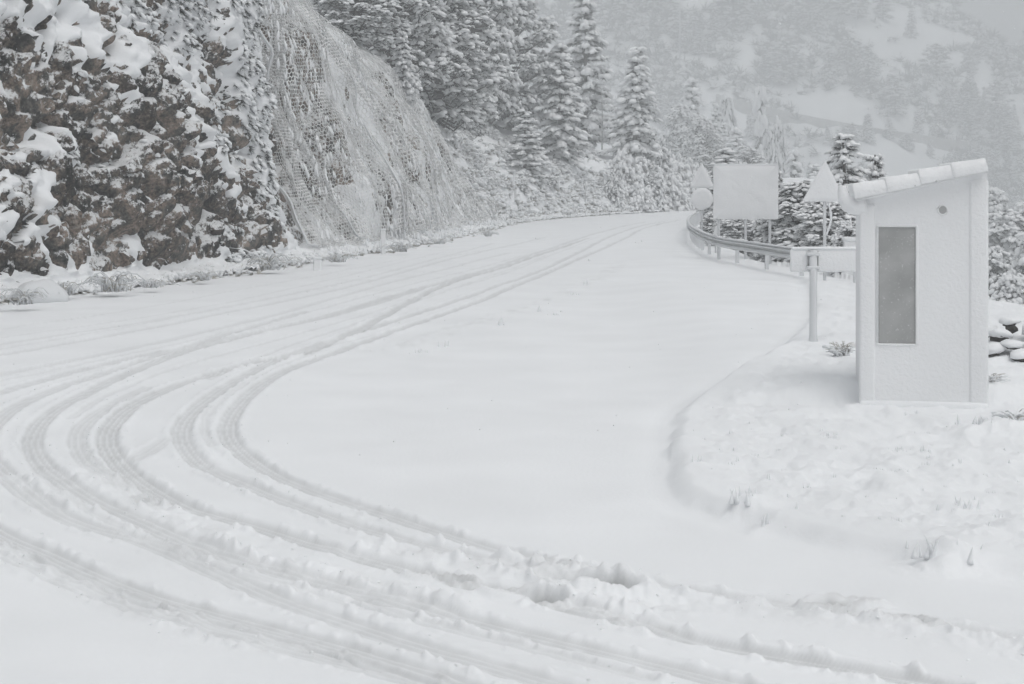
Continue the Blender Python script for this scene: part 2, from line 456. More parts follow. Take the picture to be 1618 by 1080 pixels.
HUMMOCKS = [(1480, 880, .10, .22), (1508, 884, .06, .18), (1180, 800, .08, .18), (1212, 820, .05, .15), (1104, 742, .05, .13), (1512, 684, .05, .12), (1565, 690, .08, .3), (1525, 815, .05, .2), (1608, 690, .10, .35),
            (1300, 700, .04, .3), (1400, 720, .04, .25), (1250, 760, .04, .3), (1420, 780, .05, .3), (1340, 800, .04, .3), (1560, 850, .05, .3)]
def build_ground():
    ys = np.concatenate([np.arange(1500, 1085, -14), np.arange(1085, 600, -1.35), np.arange(600, 400, -1.5), np.arange(400, 329, -1.1)])
    d = HC * F / (ys - HY)
    d = np.concatenate([np.linspace(2.0, d[0] * .985, 8), d, np.geomspace(d[-1] * 1.01, 1380, 150)])
    tn = np.concatenate([np.linspace(-1.1, -.36, 22), np.linspace(-.35, .35, 540), np.linspace(.36, 1.1, 22)])
    R, C = len(d), len(tn)
    X = d[:, None] * tn[None]; Y = np.repeat(d[:, None], C, 1)
    Z = base_ground(X, Y)
    pk = np.zeros_like(Z)
    nearr = Y < 185
    # gentle undulation of the fallen snow
    road = (np.abs(Z) < .3) & nearr
    Z = Z + np.where(road, .012 * fbm2(X / 1.7, Y / 2.6, 4, 5) + .016 * fbm2(X / 6, Y / 9, 2, 6), 0)
    # kerbed verge under the hut
    ins = in_poly(X, Y, isl_poly)
    di = poly_dist(X, Y, isl)
    sd_ = np.where(ins, di, -di)
    wob = .05 * fbm2(X / .5, Y / .8, 3, 8)
    lift = .105 * sstep(-.05, .17, sd_ + wob) - .028 * np.exp(-((sd_ + .16) / .16) ** 2)
    lift += np.where(ins, .045 * fbm2(X / .30, Y / .5, 5, 9, .6) * sstep(.1, .6, sd_) + .05 * np.maximum(fbm2(X / .55, Y / .8, 3, 14) - .25, 0), 0)
    lift = lift * (Y < 60)
    Z = Z + lift
    for (px, py, hh, r_) in HUMMOCKS:
        cx, cy = G(px, py, .07)
        q = np.hypot(X - cx, (Y - cy)) / r_ + .22 * fbm2(X / .10, Y / .14, 3, 15)
        Z = Z + hh * np.exp(-q * q) * (Y < 60)
    # drift behind the verge: a small bank facing the road beside the hut
    yb = 19.75 - .06 * (X - 4.1)
    fade = sstep(1.9, 4.0, X) * sstep(8.5, 6.0, X)
    Z = Z + fade * .17 * sstep(-.25, .42, Y - yb) * (Y < 45) - .05 * np.exp(-((Y - yb + .05) / .2) ** 2) * sstep(2.0, 4.0, X) * (X < 4.3)
    Z = Z + .33 * np.exp(-((X - 7.0) / .60) ** 2 - ((Y - 23.7) / .70) ** 2 + .2 * fbm2(X / .4, Y / .4, 2, 16)) * (Y < 40)
    # tracks
    lat_noise = fbm2(X / .25, Y / .4, 3, 41)
    rough = fbm2(X / .09, Y / .15, 3, 43)
    rowy = d
    for (pts, w, dep, amt) in TR:
        w = w * .88
        pw = catmull([G(*p) for p in pts], .5 if pts[0][1] < 480 else .2)
        best = np.full(Z.shape, 9.0); side = np.zeros_like(Z)
        for a, b in zip(pw[:-1], pw[1:]):
            r0 = np.searchsorted(rowy, min(a[1], b[1]) - .6); r1 = np.searchsorted(rowy, max(a[1], b[1]) + .6)
            if r1 <= r0: continue
            xs, yy = X[r0:r1], Y[r0:r1]
            ab = b - a
            t = np.clip(((xs - a[0]) * ab[0] + (yy - a[1]) * ab[1]) / (ab @ ab + 1e-9), 0, 1)
            ex, ey = xs - a[0] - t * ab[0], yy - a[1] - t * ab[1]
            dd = np.hypot(ex, ey)
            k = dd < best[r0:r1]
            side[r0:r1] = np.where(k, np.sign(ex * ab[1] - ey * ab[0]) * dd, side[r0:r1])
            best[r0:r1] = np.where(k, dd, best[r0:r1])
        q = (best + .018 * lat_noise) / w
        inside = 1 - sstep(.78, 1.1, q)
        vary = .75 + .5 * (vn2(X / .9, Y / 1.3, 47))
        ribs = .008 * np.cos(2 * np.pi * side / .062) * inside * (Y < 26)
        Z = Z - .48 * dep * inside * vary + ribs
        Z = Z + (.007 + .03 * np.maximum(rough, 0) + .012 * np.maximum(lat_noise, 0)) * np.exp(-((best - w - .045) / .045) ** 2) * (dep / .05)
        dk = np.maximum(0, np.cos(2 * np.pi * side / .062)) * (Y < 26)
        pk = np.maximum(pk, inside * .72 * amt * (.62 + .25 * rough * .6 - .38 * dk))
    for (pts, w, hgt) in RIDGES:
        pw = catmull([G(*p) for p in pts], .4)
        q = poly_dist(X, Y, pw) * (Y < 60) + 9 * (Y >= 60)
        lump = np.clip(.5 + .55 * fbm2(X / .24, Y / .30, 4, 51, .62), 0, 1.2)
        m = np.exp(-(q / w) ** 2)
        Z = Z + m * hgt * (.08 + .62 * lump * (.4 + vn2(X / .5, Y / .6, 53)) + .30 * rough)
        pk = pk * (1 - .55 * m) + .22 * m * np.maximum(-lat_noise, 0)
    for (px, py, a, b, rz, dep, amt) in ruts:
        cx, cy = G(px, py)
        u = (X - cx) * math.cos(rz) + (Y - cy) * math.sin(rz); v = -(X - cx) * math.sin(rz) + (Y - cy) * math.cos(rz)
        q = np.hypot(u / a, v / b) + .25 * lat_noise
        m = 1 - sstep(.6, 1.15, q)
        Z = Z - dep * m + .05 * np.exp(-((q - 1.25) / .2) ** 2) * (q < 2)
        pk = np.maximum(pk, m * amt)
    pk = np.clip(pk, 0, 1)
    me = np_mesh("snow_covered_ground", np.stack([X, Y, Z], -1), [grid_quads(R, C).reshape(-1, 4)], M_GROUND)
    a = me.attributes.new("packed", 'FLOAT', 'POINT')
    a.data.foreach_set("value", pk.ravel().astype(np.float32))
    link("snow_covered_ground", me, kind="structure", label="white snow covering the road, the lot and the far valley side")
    # what lies behind and beside the camera, so the light from below goes on there
    gx = np.linspace(-140, 140, 30); gy = np.linspace(-90, 1.9, 16)
    A, B = np.meshgrid(gx, gy)
    link("snow_field", np_mesh("snow_field", np.stack([A, B, np.full_like(A, -.03)], -1), [grid_quads(16, 30).reshape(-1, 4)], M_SNOW),
         kind="structure", label="level snow field on the near side of the road")
    return d, tn, X, Y, Z

gd, gt, GX, GY, GZ = build_ground()
gr_step = (1, 4)
def ground_z(x, y):
    """height of the built ground sheet"""
    r = np.clip(np.searchsorted(gd, y) - 1, 0, len(gd) - 2)
    fr = (y - gd[r]) / (gd[r + 1] - gd[r])
    c = np.clip(np.searchsorted(gt, x / y) - 1, 0, len(gt) - 2)
    fc = (x / y - gt[c]) / (gt[c + 1] - gt[c])
    return ((GZ[r, c] * (1 - fc) + GZ[r, c + 1] * fc) * (1 - fr) + (GZ[r + 1, c] * (1 - fc) + GZ[r + 1, c + 1] * fc) * fr)
def gz(x, y): return float(ground_z(np.array([x]), np.array([y]))[0])

# ------------------------------------------------------------------ the rock cutting and wooded slope on the left
B_PTS = [(-21, 16), (-18, 23), (-16, 29), (-11.7, 38.6), (-9.3, 46), (-6.9, 60), (-5.3, 69), (-3.5, 85), (-1.8, 102), (0.6, 123), (4.6, 140), (11, 160), (19, 180), (34, 200), (60, 222)]
Bc = catmull(B_PTS, .25)
seg = np.linalg.norm(np.diff(Bc, axis=0), axis=1)
Bs = np.concatenate([[0], np.cumsum(seg)])
def at_s(s): return np.interp(s, Bs, Bc[:, 0]), np.interp(s, Bs, Bc[:, 1])
tg = np.gradient(Bc, axis=0)
for _ in range(60):
    p_ = np.pad(tg, ((1, 1), (0, 0)), mode='edge'); tg = (p_[:-2] + 2 * p_[1:-1] + p_[2:]) / 4
tg = unit(tg)
def nrm_s(s):
    tx, ty = np.interp(s, Bs, tg[:, 0]), np.interp(s, Bs, tg[:, 1])
    k = np.hypot(tx, ty)
    return -ty / k, tx / k
def s_of_d(d): return np.interp(d, Bc[:, 1], Bs)

DD = [16, 58, 69, 85, 102, 123, 140, 160, 175, 190, 222]
HCR = [14, 14, 12.6, 10.2, 8.0, 5.0, 3.8, 4.4, 4.2, 3.4, 3.0]
ANG = [79, 77, 67, 65, 64, 56, 46, 54, 54, 50, 40]
SLP = [35, 35, 33, 32, 32, 33, 33, 27, 18, 4, -14]

def build_cutting():
    # columns along the road, denser where near
    s_list = [s_of_d(24.0)]
    while s_list[-1] < Bs[-1] - .5:
        dd = np.interp(s_list[-1], Bs, Bc[:, 1])
        s_list.append(s_list[-1] + max(.055, .00195 * dd))
    S = np.array(s_list)
    R1, R2 = 205, 36
    bx, by = at_s(S); nx, ny = nrm_s(S)
    H_, A_, L_ = np.interp(by, DD, HCR) * (1 + .17 * fbm2(S / 6, S * 0, 3, 86) * sstep(64, 80, by)), np.radians(np.interp(by, DD, ANG)), np.radians(np.interp(by, DD, SLP))
    v1 = np.linspace(0, 1, R1)[:, None]
    ap = 1.3
    Lf = ap + H_[None] / np.sin(A_)[None]
    tau = v1 * Lf
    ta = np.minimum(tau, ap); tf = np.maximum(tau - ap, 0)
    rise = .22 * sstep(0, 1, ta / ap) - .06
    U = ta - .5 + tf * np.cos(A_)[None]
    Zp = rise + tf * np.sin(A_)[None]
    v2 = (np.linspace(0, 1, R2 + 1)[1:, None]) ** 1.7
    th = v2 * 85
    U2 = U[-1:] + th * np.cos(L_)[None]; Z2 = Zp[-1:] + th * np.sin(L_)[None]
    U = np.vstack([U, U2]); Zp = np.vstack([Zp, Z2])
    U = blur(U, 14, 0); Zp = blur(Zp, 14, 0)
    R, C = U.shape
    SS = np.repeat(S[None], R, 0); DDp = np.repeat(by[None], R, 0)
    TT = np.vstack([tau, Lf + th])          # arc length up the profile
    P0 = np.stack([bx[None] + nx[None] * U, by[None] + ny[None] * U, Zp], -1)
    dS = np.gradient(P0, axis=1); dT = np.gradient(P0, axis=0)
    N = unit(np.cross(dT, dS))
    N = np.where((N[..., 2:3] < -.2), -N, N)
    toward = (N[..., 0] * -nx[None] + N[..., 1] * -ny[None])
    flip = (toward < 0) & (np.abs(N[..., 2]) < .75)
    N = np.where(flip[..., None], -N, N)
    face = sstep(.9, 2.0, TT) * (1 - sstep(Lf - .3, Lf + 1.5, TT))      # 1 on the cut face
    near = 1 - sstep(60, 66, DDp)                                       # bare crag, then the netted slope
    netz = sstep(60, 66, DDp) * (1 - sstep(135, 158, DDp))
    # rock relief
    a, b = SS * .62, TT
    wa = a + .35 * fbm2(a / 1.2, b / 1.6, 3, 3)
    wb = b + .45 * fbm2(a / 1.0, b / 1.3, 3, 4)
    f1, f2, cid = worley2(wa / 1.0, wb / 2.6, 61)
    g1, g2, cid2 = worley2(wa / .40 + .2 * fbm2(a * 3, b * 2, 2, 4), wb / .85, 62)
    k1, k2, cid3 = worley2(wa / .17, wb / .30, 63)
    D = .80 * fbm2(a / 3.0, b / 5.5, 3, 64) + .42 * (cid - .5) + .40 * sstep(0, .30, f2 - f1) + .20 * (cid2 - .5) + .24 * sstep(0, .28, g2 - g1) \
        + .07 * (cid3 - .5) + .09 * sstep(0, .3, k2 - k1) + .10 * fbm2(a * 1.5, b * 1.5, 4, 65)
    Dn = .80 * fbm2(SS / 4.2, TT / 6.5, 3, 66) + .22 * np.abs(fbm2(SS / 1.1, TT / 5, 3, 67)) + .15 * fbm2(SS / .6, TT / .8, 3, 68)
    Dh = .35 * fbm2(SS / 6, TT / 6, 4, 69) + .10 * fbm2(SS / 1.2, TT / 1.2, 3, 70)
    Dd = face * (near * D + netz * Dn + (1 - near - netz) * .4 * Dn) + (1 - face) * Dh * .35
    # the crag is set back behind the start of the net
    Dd = Dd - face * .9 * np.exp(-((SS - s_of_d(61.3)) / 1.1) ** 2) * (1 - sstep(5.5, 8.0, TT))
    Dd = Dd * (1 - .75 * np.exp(-((SS - s_of_d(60.0)) / 2.4) ** 2) * (1 - sstep(3.0, 5.0, TT))) * (.35 + .65 * sstep(1.2, 3.4, TT))
    Psf = P0 + N * Dd[..., None]
    dS = np.gradient(Psf, axis=1); dT = np.gradient(Psf, axis=0)
    Nd = unit(np.cross(dT, dS)); Nd = np.where((np.sum(Nd * N, -1) < 0)[..., None], -Nd, Nd)
    nz = blur(Nd[..., 2], 1)
    # where snow clings
    zz = P0[..., 2]
    bias = -.40 + .44 * sstep(1.0, 8.5, zz) + .34 * sstep(46, 56, DDp) * sstep(2.0, 5, zz) + .12 * (1 - sstep(36, 42, DDp)) - .30 * np.exp(-((DDp - 47.5) / 5) ** 2) * (1 - sstep(3.5, 7, zz))
    w1, w2, wid = worley2(a / .26 + .35 * fbm2(a * 2, b * 2, 2, 73), (b + .8 * a) / .34, 71)
    lump = np.clip(1.12 - 1.25 * w1, 0, 1)
    pa, pq = b + .9 * a, b - .9 * a           # ledges and stems run down to the right
    lean_r = sstep(41, 49, DDp)
    mn = .55 * nz + .75 * fbm2(wa / .9, wb / 2.0, 3, 72) + (1 - lean_r) * .85 * fbm2(wa / .24, wb / .52, 3, 84) + lean_r * .80 * fbm2(pa / .24, pq / .70, 3, 85) + bias + .45 * (wid - .5) + .42 * fbm2(a / .11, b / .18, 3, 87)
    chute = np.exp(-((SS - s_of_d(57.6) - .45 * fbm2(TT / 1.6, TT * 0, 2, 74) + .10 * (zz - 5)) / (1.0 + .06 * zz)) ** 4) * sstep(1.9, 3.2, zz + .5 * fbm2(SS, TT, 2, 75))
    mn = mn + 1.7 * chute
    ms = -.02 + 1.25 * fbm2(SS / 1.5, TT / 7, 3, 76) + .55 * fbm2(SS / .5, TT / .9, 3, 77) + .25 * sstep(3, 9, zz) - .5 * np.exp(-((SS - s_of_d(63)) / 2.2) ** 2) * (1 - sstep(6, 8.5, zz)) + .45 * sstep(85, 115, DDp)
    m = near * mn + (1 - near) * ms
    m = np.where(1 - near - netz > .5, .5 + .5 * fbm2(SS / 1.0, TT / 2.5, 3, 78), m)
    m = m * face + 1.2 * (1 - face)
    m = np.where((TT < 1.6) & (m < .6), np.maximum(m, 1.2 - .95 * TT + .3 * fbm2(SS / .7, TT / .5, 2, 79)), m)
    m = blur(m, 1)
    thick = np.clip(m, 0, .8) ** .6
    puff = near * face * (1 - np.clip(chute, 0, 1))
    fz = .045 * fbm2(a / .16, b / .20, 3, 88) * np.clip(m, 0, .4) * 2.5
    thick = fz + thick * (.30 * (1 - puff) * (.55 + .2 * fbm2(SS / .4, TT / .5, 2, 80)) + puff * .30 * (.30 + lump))
    Dsm = blur(Dd, 3)
    Psn = P0 + N * (Dsm + thick - .22 * np.clip(-m * 2.2, 0, 1))[..., None]
    quads = grid_quads(R, C).reshape(-1, 4)
    deep = (m > .45)
    dq = deep[:-1, :-1] & deep[1:, :-1] & deep[:-1, 1:] & deep[1:, 1:]
    qr = quads[~dq.ravel()]
    ur = np.unique(qr); rmr = np.zeros(R * C, np.int64); rmr[ur] = np.arange(len(ur))
    me = np_mesh("cliff", Psf.reshape(-1, 3)[ur], [rmr[qr]], M_ROCK)
    cliff = link("cliff", me, kind="structure", label="rugged brown and grey rock cutting with snow lodged on its ledges, left of the road")
    keep = (m > -.30)
    kq = keep[:-1, :-1] & keep[1:, :-1] & keep[:-1, 1:] & keep[1:, 1:]
    kq = kq.ravel()
    qs = quads[kq]
    used = np.unique(qs); remap = np.zeros(R * C, np.int64); remap[used] = np.arange(len(used))
    me2 = np_mesh("snow_cover", Psn.reshape(-1, 3)[used], [remap[qs]], M_SNOW)
    link("snow_cover", me2, cliff, kind="stuff")
    bv = BVHTree.FromPolygons([tuple(v) for v in P0[::3, ::4].reshape(-1, 3)], [tuple(int(i) for i in q) for q in grid_quads(*P0[::3, ::4].shape[:2]).reshape(-1, 4)])
    return dict(S=S, R1=R1, P0=P0, N=N, Dsm=Dsm, Psf=Psf, Psn=Psn, m=m, TT=TT, Lf=Lf, D=DDp, cliff=cliff, bvh=bv, H=H_)
CUT = build_cutting()
cliff = CUT["cliff"]

# ground sheet as a tree for sight-line placement on the far hill
_r = slice(0, len(gd), 2)
_gg = np.stack([GX, GY, GZ], -1)[-160::2, 22:-22:5]
BVH_FAR = BVHTree.FromPolygons([tuple(v) for v in _gg.reshape(-1, 3)], [tuple(int(i) for i in q) for q in grid_quads(*_gg.shape[:2]).reshape(-1, 4)])
EYE = Vector((0, 0, HC))
def ray(px, py, which):
    dr = Vector(((px - CX) / F, 1, -(py - HY) / F)).normalized()
    h = which.ray_cast(EYE, dr, 900)
    return h[0]

# ------------------------------------------------------------------ loose rocks of the crag
def rock_mesh(seed, m=M_ROCK, flat=1.0):
    rg = np.random.default_rng(seed)
    bm = bmesh.new()
    for p in rg.normal(size=(14, 3)):
        p = p / np.linalg.norm(p) * rg.uniform(.75, 1.0)
        bm.verts.new((p[0], p[1], p[2] * flat))
    r = bmesh.ops.convex_hull(bm, input=bm.verts)
    bmesh.ops.delete(bm, geom=[g for g in r["geom_interior"] if isinstance(g, bmesh.types.BMVert)], context='VERTS')
    return bm_mesh("rock", bm, m)
ROCKS = [rock_mesh(s) for s in range(8)]

def crag_rocks():
    S, TT, D, m = CUT["S"], CUT["TT"], CUT["D"], CUT["m"]
    rg = np.random.default_rng(5)
    n = 0; tries = 0
    while n < 240 and tries < 6000:
        tries += 1
        c = rg.integers(0, len(S)); r = rg.integers(18, CUT["R1"] - 10)
        if D[r, c] > 61 or D[r, c] < 33 or m[r, c] > .15: continue
        if CUT["P0"][r, c, 2] > 10: continue
        p = CUT["Psf"][r, c]; nn = CUT["N"][r, c]
        k = rg.uniform(.13, .36) * (1.25 if CUT["P0"][r, c, 2] < 3 else .85)
        o = link("rock", ROCKS[n % 8], cliff)
        o.location = Vector(p - nn * k * .35)
        o.rotation_euler = tuple(rg.uniform(0, 6.28, 3))
        o.scale = (k * rg.uniform(.7, 1.3), k * rg.uniform(.6, 1.1), k * rg.uniform(.7, 1.4))
        n += 1
crag_rocks()

# ------------------------------------------------------------------ foliage templates
def spray_template():
    V, Fc = [], []
    for k, (az, el) in enumerate([(0, .1), (.75, .05), (-.75, .05), (.35, -.35), (-.35, -.35), (1.35, -.15), (-1.35, -.15), (0, .5)]):
        dx = np.array([math.cos(az) * math.cos(el), math.sin(az) * math.cos(el), math.sin(el)])
        sd2 = np.array([-math.sin(az), math.cos(az), .35])
        i = len(V)
        V += [sd2 * .07, -sd2 * .07, dx]
        Fc.append([i, i + 1, i + 2])
    return np.array(V), [np.array(Fc)]
SPRAY = spray_template()
def dome_template():
    V = [(.45, 0, .34), (0.55, 0, -.10)]
    ring = 6
    for k in range(ring):
        t = 2 * math.pi * k / ring
        V.append((.45 + .55 * math.cos(t), .36 * math.sin(t), .02 - .10 * math.cos(t)))
    for k in range(ring):
        t = 2 * math.pi * (k + .5) / ring
        V.append((.45 + .36 * math.cos(t), .25 * math.sin(t), .25))
    Fc = []
    for k in range(ring):
        k2 = (k + 1) % ring
        Fc += [[2 + k, 2 + k2, 8 + k], [2 + k2, 8 + k2, 8 + k], [8 + k, 8 + k2, 0], [1, 2 + k2, 2 + k]]
    return np.array(V), [np.array(Fc)]
DOME = dome_template()

def frames(D, rg, roll=.4):
    D = unit(D)
    up = np.array([0, 0, 1.0]) + rg.normal(size=D.shape) * roll * .5
    Y = unit(np.cross(up, D)); Z = np.cross(D, Y)
    return D, Y, Z

def foliage_meshes(name, P, D, S, rg, snow_share=.8, snow_k=1.0, needle_k=1.0, m_needle=None, m_snow=None):
    X, Y, Z = frames(D, rg)
    k = (S * needle_k)[:, None]
    V, Fs = instance(*SPRAY, P, X * k, Y * k, Z * k)
    crown = np_mesh(name + "_crown", V, Fs, m_needle or M_NEEDLE, False)
    sel = rg.random(len(P)) < snow_share
    n = sel.sum()
    q = (S[sel] * snow_k * rg.uniform(.65, 1.25, n))[:, None]
    # snow lies on top of each spray
    off = np.array([0, 0, 1.0])[None] * q * .10
    V, Fs = instance(*DOME, P[sel] + off, X[sel] * q, Y[sel] * q * rg.uniform(.8, 1.5, n)[:, None], unit(Z[sel] + np.array([0, 0, .8])) * q * rg.uniform(.7, 1.2, n)[:, None])
    snow = np_mesh(name + "_snow", V, Fs, m_snow or M_TREE_SNOW, True)
    return crown, snow

def conifer(name, h, r, whorls, seed, droop=.35, twig=.34, bare=.08, power=.85, **kw):
    rg = np.random.default_rng(seed)
    P, D, S = [], [], []
    tb = MB()
    lean = rg.normal(size=2) * .01 * h
    zz = np.linspace(0, h, 9)
    tb.tube([(lean[0] * (z / h) ** 2, lean[1] * (z / h) ** 2, z) for z in zz], np.linspace(.022 * h, .004 * h, 9), 7)
    for z in np.linspace(bare * h, .985 * h, whorls):
        t = z / h
        L0 = r * (1 - t) ** power * (1 if t > .12 else .75) + .06
        nb = max(4, int(5 + 4 * (1 - t)))
        a0 = rg.uniform(0, 6.28)
        for k in range(nb):
            az = a0 + 2 * math.pi * k / nb + rg.normal() * .25
            L = L0 * rg.uniform(.62, 1.15)
            zb = z + rg.normal() * h / whorls * .35
            tilt = .30 * t + rg.normal() * .1
            dirh = np.array([math.cos(az), math.sin(az), 0])
            n = max(2, int(L / (twig * .62)))
            pts = []
            for i in range(n + 1):
                u = i / n
                p = dirh * L * u + np.array([lean[0] * t * t, lean[1] * t * t, zb + L * (tilt * u - droop * u ** 1.7)])
                pts.append(p)
                if i == 0: continue
                dd = dirh + np.array([0, 0, tilt - droop * 1.7 * u ** .7])
                if u > .25:
                    for sg in (-1, 1):
                        rot = sg * rg.uniform(.5, 1.1)
                        c, s_ = math.cos(rot), math.sin(rot)
                        P.append(p); D.append((dd[0] * c - dd[1] * s_, dd[0] * s_ + dd[1] * c, dd[2] - .15)); S.append(twig * rg.uniform(.75, 1.3) * (1.15 - .45 * u))
                P.append(p); D.append(tuple(dd)); S.append(twig * rg.uniform(.8, 1.3))
            if L > .5: tb.tube(pts, np.linspace(.012 * L + .006, .006, len(pts)), 3)
    crown, snow = foliage_meshes(name, np.array(P), np.array(D), np.array(S), rg, **kw)
    return dict(trunk=tb.mesh(name + "_trunk", M_BARK), crown=crown, snow=snow)

def broad_tree(name, h, r, clumps, seed, twig=.34, per=26, low=.07, **kw):
    """an irregular evergreen whose crown is many tufts on limbs"""
    rg = np.random.default_rng(seed)
    P, D, S = [], [], []
    tb = MB()
    tb.tube([(0, 0, 0), (.02 * h, 0, .3 * h), (0, .02 * h, .65 * h), (0, 0, .95 * h)], [.03 * h, .024 * h, .015 * h, .004 * h], 8)
    for k in range(clumps):
        t = low + (1 - low) * (k + .5) / clumps
        prof = math.sin(math.pi * min(1, (t - low) / (1 - low) * .80 + .18)) ** .8
        az = k * 2.39996 + rg.normal() * .3
        rr = r * prof * rg.uniform(.5, 1.08)
        c = np.array([math.cos(az) * rr, math.sin(az) * rr, h * t - .12 * rr])
        tb.tube([(0, 0, h * t * .82), tuple(c * np.array([.6, .6, 1]) + np.array([0, 0, -.06 * h])), tuple(c)], [.008 * h, .005 * h, .002 * h], 4)
        cr = .17 * r * rg.uniform(.8, 1.5) + .12
        for _ in range(per):
            v = unit(rg.normal(size=3)); v[2] = abs(v[2]) * .75 - .12
            p = c + v * cr * rg.uniform(.45, 1.05) * np.array([1.25, 1.25, .8])
            dd = v * np.array([1, 1, .5]) + np.array([math.cos(az), math.sin(az), 0]) * .5 + np.array([0, 0, -.28])
            P.append(p); D.append(dd); S.append(twig * rg.uniform(.7, 1.3))
    crown, snow = foliage_meshes(name, np.array(P), np.array(D), np.array(S), rg, **kw)
    return dict(trunk=tb.mesh(name + "_trunk", M_BARK), crown=crown, snow=snow)

def shrub(name, r, h, n, seed, twig=.3, stems=14, stem_mat=None, **kw):
    rg = np.random.default_rng(seed)
    P, D, S = [], [], []
    tb = MB()
    for k in range(stems):
        az = rg.uniform(0, 6.28); rr = r * math.sqrt(rg.random())
        e = np.array([math.cos(az) * rr, math.sin(az) * rr, h * (1 - .5 * (rr / r) ** 2) * rg.uniform(.7, 1.05)])
        pts = [(0, 0, 0), tuple(e * np.array([.4, .4, .6])), tuple(e)]
        tb.tube(pts, [.016 * h, .010 * h, .004 * h], 4)
    for k in range(n):
        v = unit(rg.normal(size=3)); v[2] = abs(v[2])
        q = rg.uniform(.55, 1.0)
        p = v * np.array([r, r, h]) * q
        P.append(p); D.append(v * np.array([1, 1, .4]) + np.array([0, 0, -.35]) + rg.normal(size=3) * .2); S.append(twig * rg.uniform(.7, 1.3))
    crown, snow = foliage_meshes(name, np.array(P), np.array(D), np.array(S), rg, **kw)
    return dict(trunk=tb.mesh(name + "_stems", stem_mat or M_BARK), crown=crown, snow=snow)

def plant(name, parts, label, cat, loc, rotz=0, scale=(1, 1, 1), group=None):
    t = thing(name, label, cat, loc, rotz, group)
    t.scale = scale
    stem_name = "trunk" if "tree" in name or "conifer" in name or "fir" in name or "pine" in name else "stems"
    link(stem_name, parts["trunk"], t)
    c = link("crown", parts["crown"], t, kind="stuff")
    link("snow_cover", parts["snow"], c, kind="stuff")
    return t

K_CON = [conifer("conifer_a", 10, 2.5, 22, 101, droop=.30, twig=.48, snow_k=1.15), conifer("conifer_b", 10, 2.1, 24, 102, droop=.42, twig=.46, snow_k=1.15), conifer("conifer_c", 10, 2.9, 19, 103, droop=.22, twig=.5, snow_k=1.1)]
K_BROAD = [broad_tree("broad_a", 10, 3.3, 105, 111, twig=.33, per=34, snow_k=1.2, snow_share=.9), broad_tree("broad_b", 10, 3.0, 100, 112, twig=.33, per=34, snow_k=1.2, snow_share=.9), broad_tree("broad_c", 10, 3.6, 110, 113, twig=.33, per=32, snow_k=1.2, snow_share=.9)]
K_FIR = conifer("small_fir", 4, 1.15, 17, 121, droop=.15, twig=.26, snow_k=1.1)
K_FIR2 = conifer("small_fir_b", 4, 1.2, 18, 122, droop=.28, twig=.25, snow_k=1.25, snow_share=.95)
K_SHRUB = [shrub("shrub_a", 1.5, 1.5, 560, 131, twig=.24, snow_k=1.5, snow_share=.97, m_needle=M_DRYGRASS), shrub("shrub_b", 1.7, 1.2, 560, 132, twig=.24, snow_k=1.5, snow_share=.97, m_needle=M_DRYGRASS), shrub("shrub_c", 1.1, 2.0, 500, 133, twig=.22, snow_k=1.3, snow_share=.93)]

def cut_point(px, py):
    p = ray(px, py, CUT["bvh"])
    return p

def cut_z(x, y):
    h = CUT["bvh"].ray_cast(Vector((x, y, 200)), Vector((0, 0, -1)), 400)
    return h[0].z if h[0] is not None else 4.0

def tree_on_slope(name, parts, px, py, top, width, base_h, base_r, label, cat, group=None, rz=0.0, sink=.25, d=None):
    if d is None:
        p = cut_point(px, py)
        if p is None: return None
    else:
        x = (px - CX) / F * d
        p = Vector((x, d, cut_z(x, d)))
    d = p.y
    h = HC - (top - HY) / F * d - p.z + sink
    w = width / F * d
    return plant(name, parts, label, cat, (p.x, p.y, p.z - sink), rz, (w / (2 * base_r), w / (2 * base_r), h / base_h), group)

SL = "trees on the slope above the netted cutting"
LEFT_TREES = [
 # name, proto, px, base py, top py, width px, base h, base r, distance, label
 ("evergreen_tree", K_BROAD[0], 560, 62, -90, 150, 10, 3.3, 98, "dark bushy evergreen at the crest, leftmost above the net"),
 ("evergreen_tree", K_BROAD[1], 690, 176, -50, 175, 10, 3.0, 119, "big broad snow-laden evergreen just above the net's sloping crest"),
 ("evergreen_tree", K_BROAD[2], 626, 70, -120, 170, 10, 3.6, 112, "tall evergreen rising behind the little white fir at the crest"),
 ("evergreen_tree", K_BROAD[0], 802, 207, -45, 150, 10, 3.3, None, "tall dense evergreen right of the broad one, top cut by the frame"),
 ("conifer", K_CON[1], 768, 192, 45, 95, 10, 2.1, None, "narrow snowy conifer squeezed between the two big evergreens"),
 ("fir", K_FIR2, 637, 128, 52, 56, 4, 1.2, 101, "small white fir standing on the crest of the netted slope"),
 ("fir", K_FIR, 829, 290, 180, 84, 4, 1.15, None, "small upright dark fir low on the slope below the evergreens"),
 ("conifer", K_CON[0], 884, 256, 72, 108, 10, 2.5, None, "snow-draped conifer standing alone right of the small dark fir"),
 ("conifer", K_CON[2], 926, 165, -20, 125, 10, 2.9, 184, "tall hazy conifer behind the snow-draped one"),
 ("conifer", K_CON[1], 1003, 250, 78, 96, 10, 2.1, 178, "layered snowy conifer on the bushy bank beside the road bend"),
 ("evergreen_tree", K_BROAD[2], 745, 60, -150, 150, 10, 3.6, 150, "hazy evergreen at the top edge behind the broad snowy one"),
]
for i, (nm, pr, px, py, top, w, bh, br, dd_, lb) in enumerate(LEFT_TREES):
    tree_on_slope(nm, pr, px, py, top, w, bh, br, lb, "tree", SL, rz=i * 1.3, d=dd_)
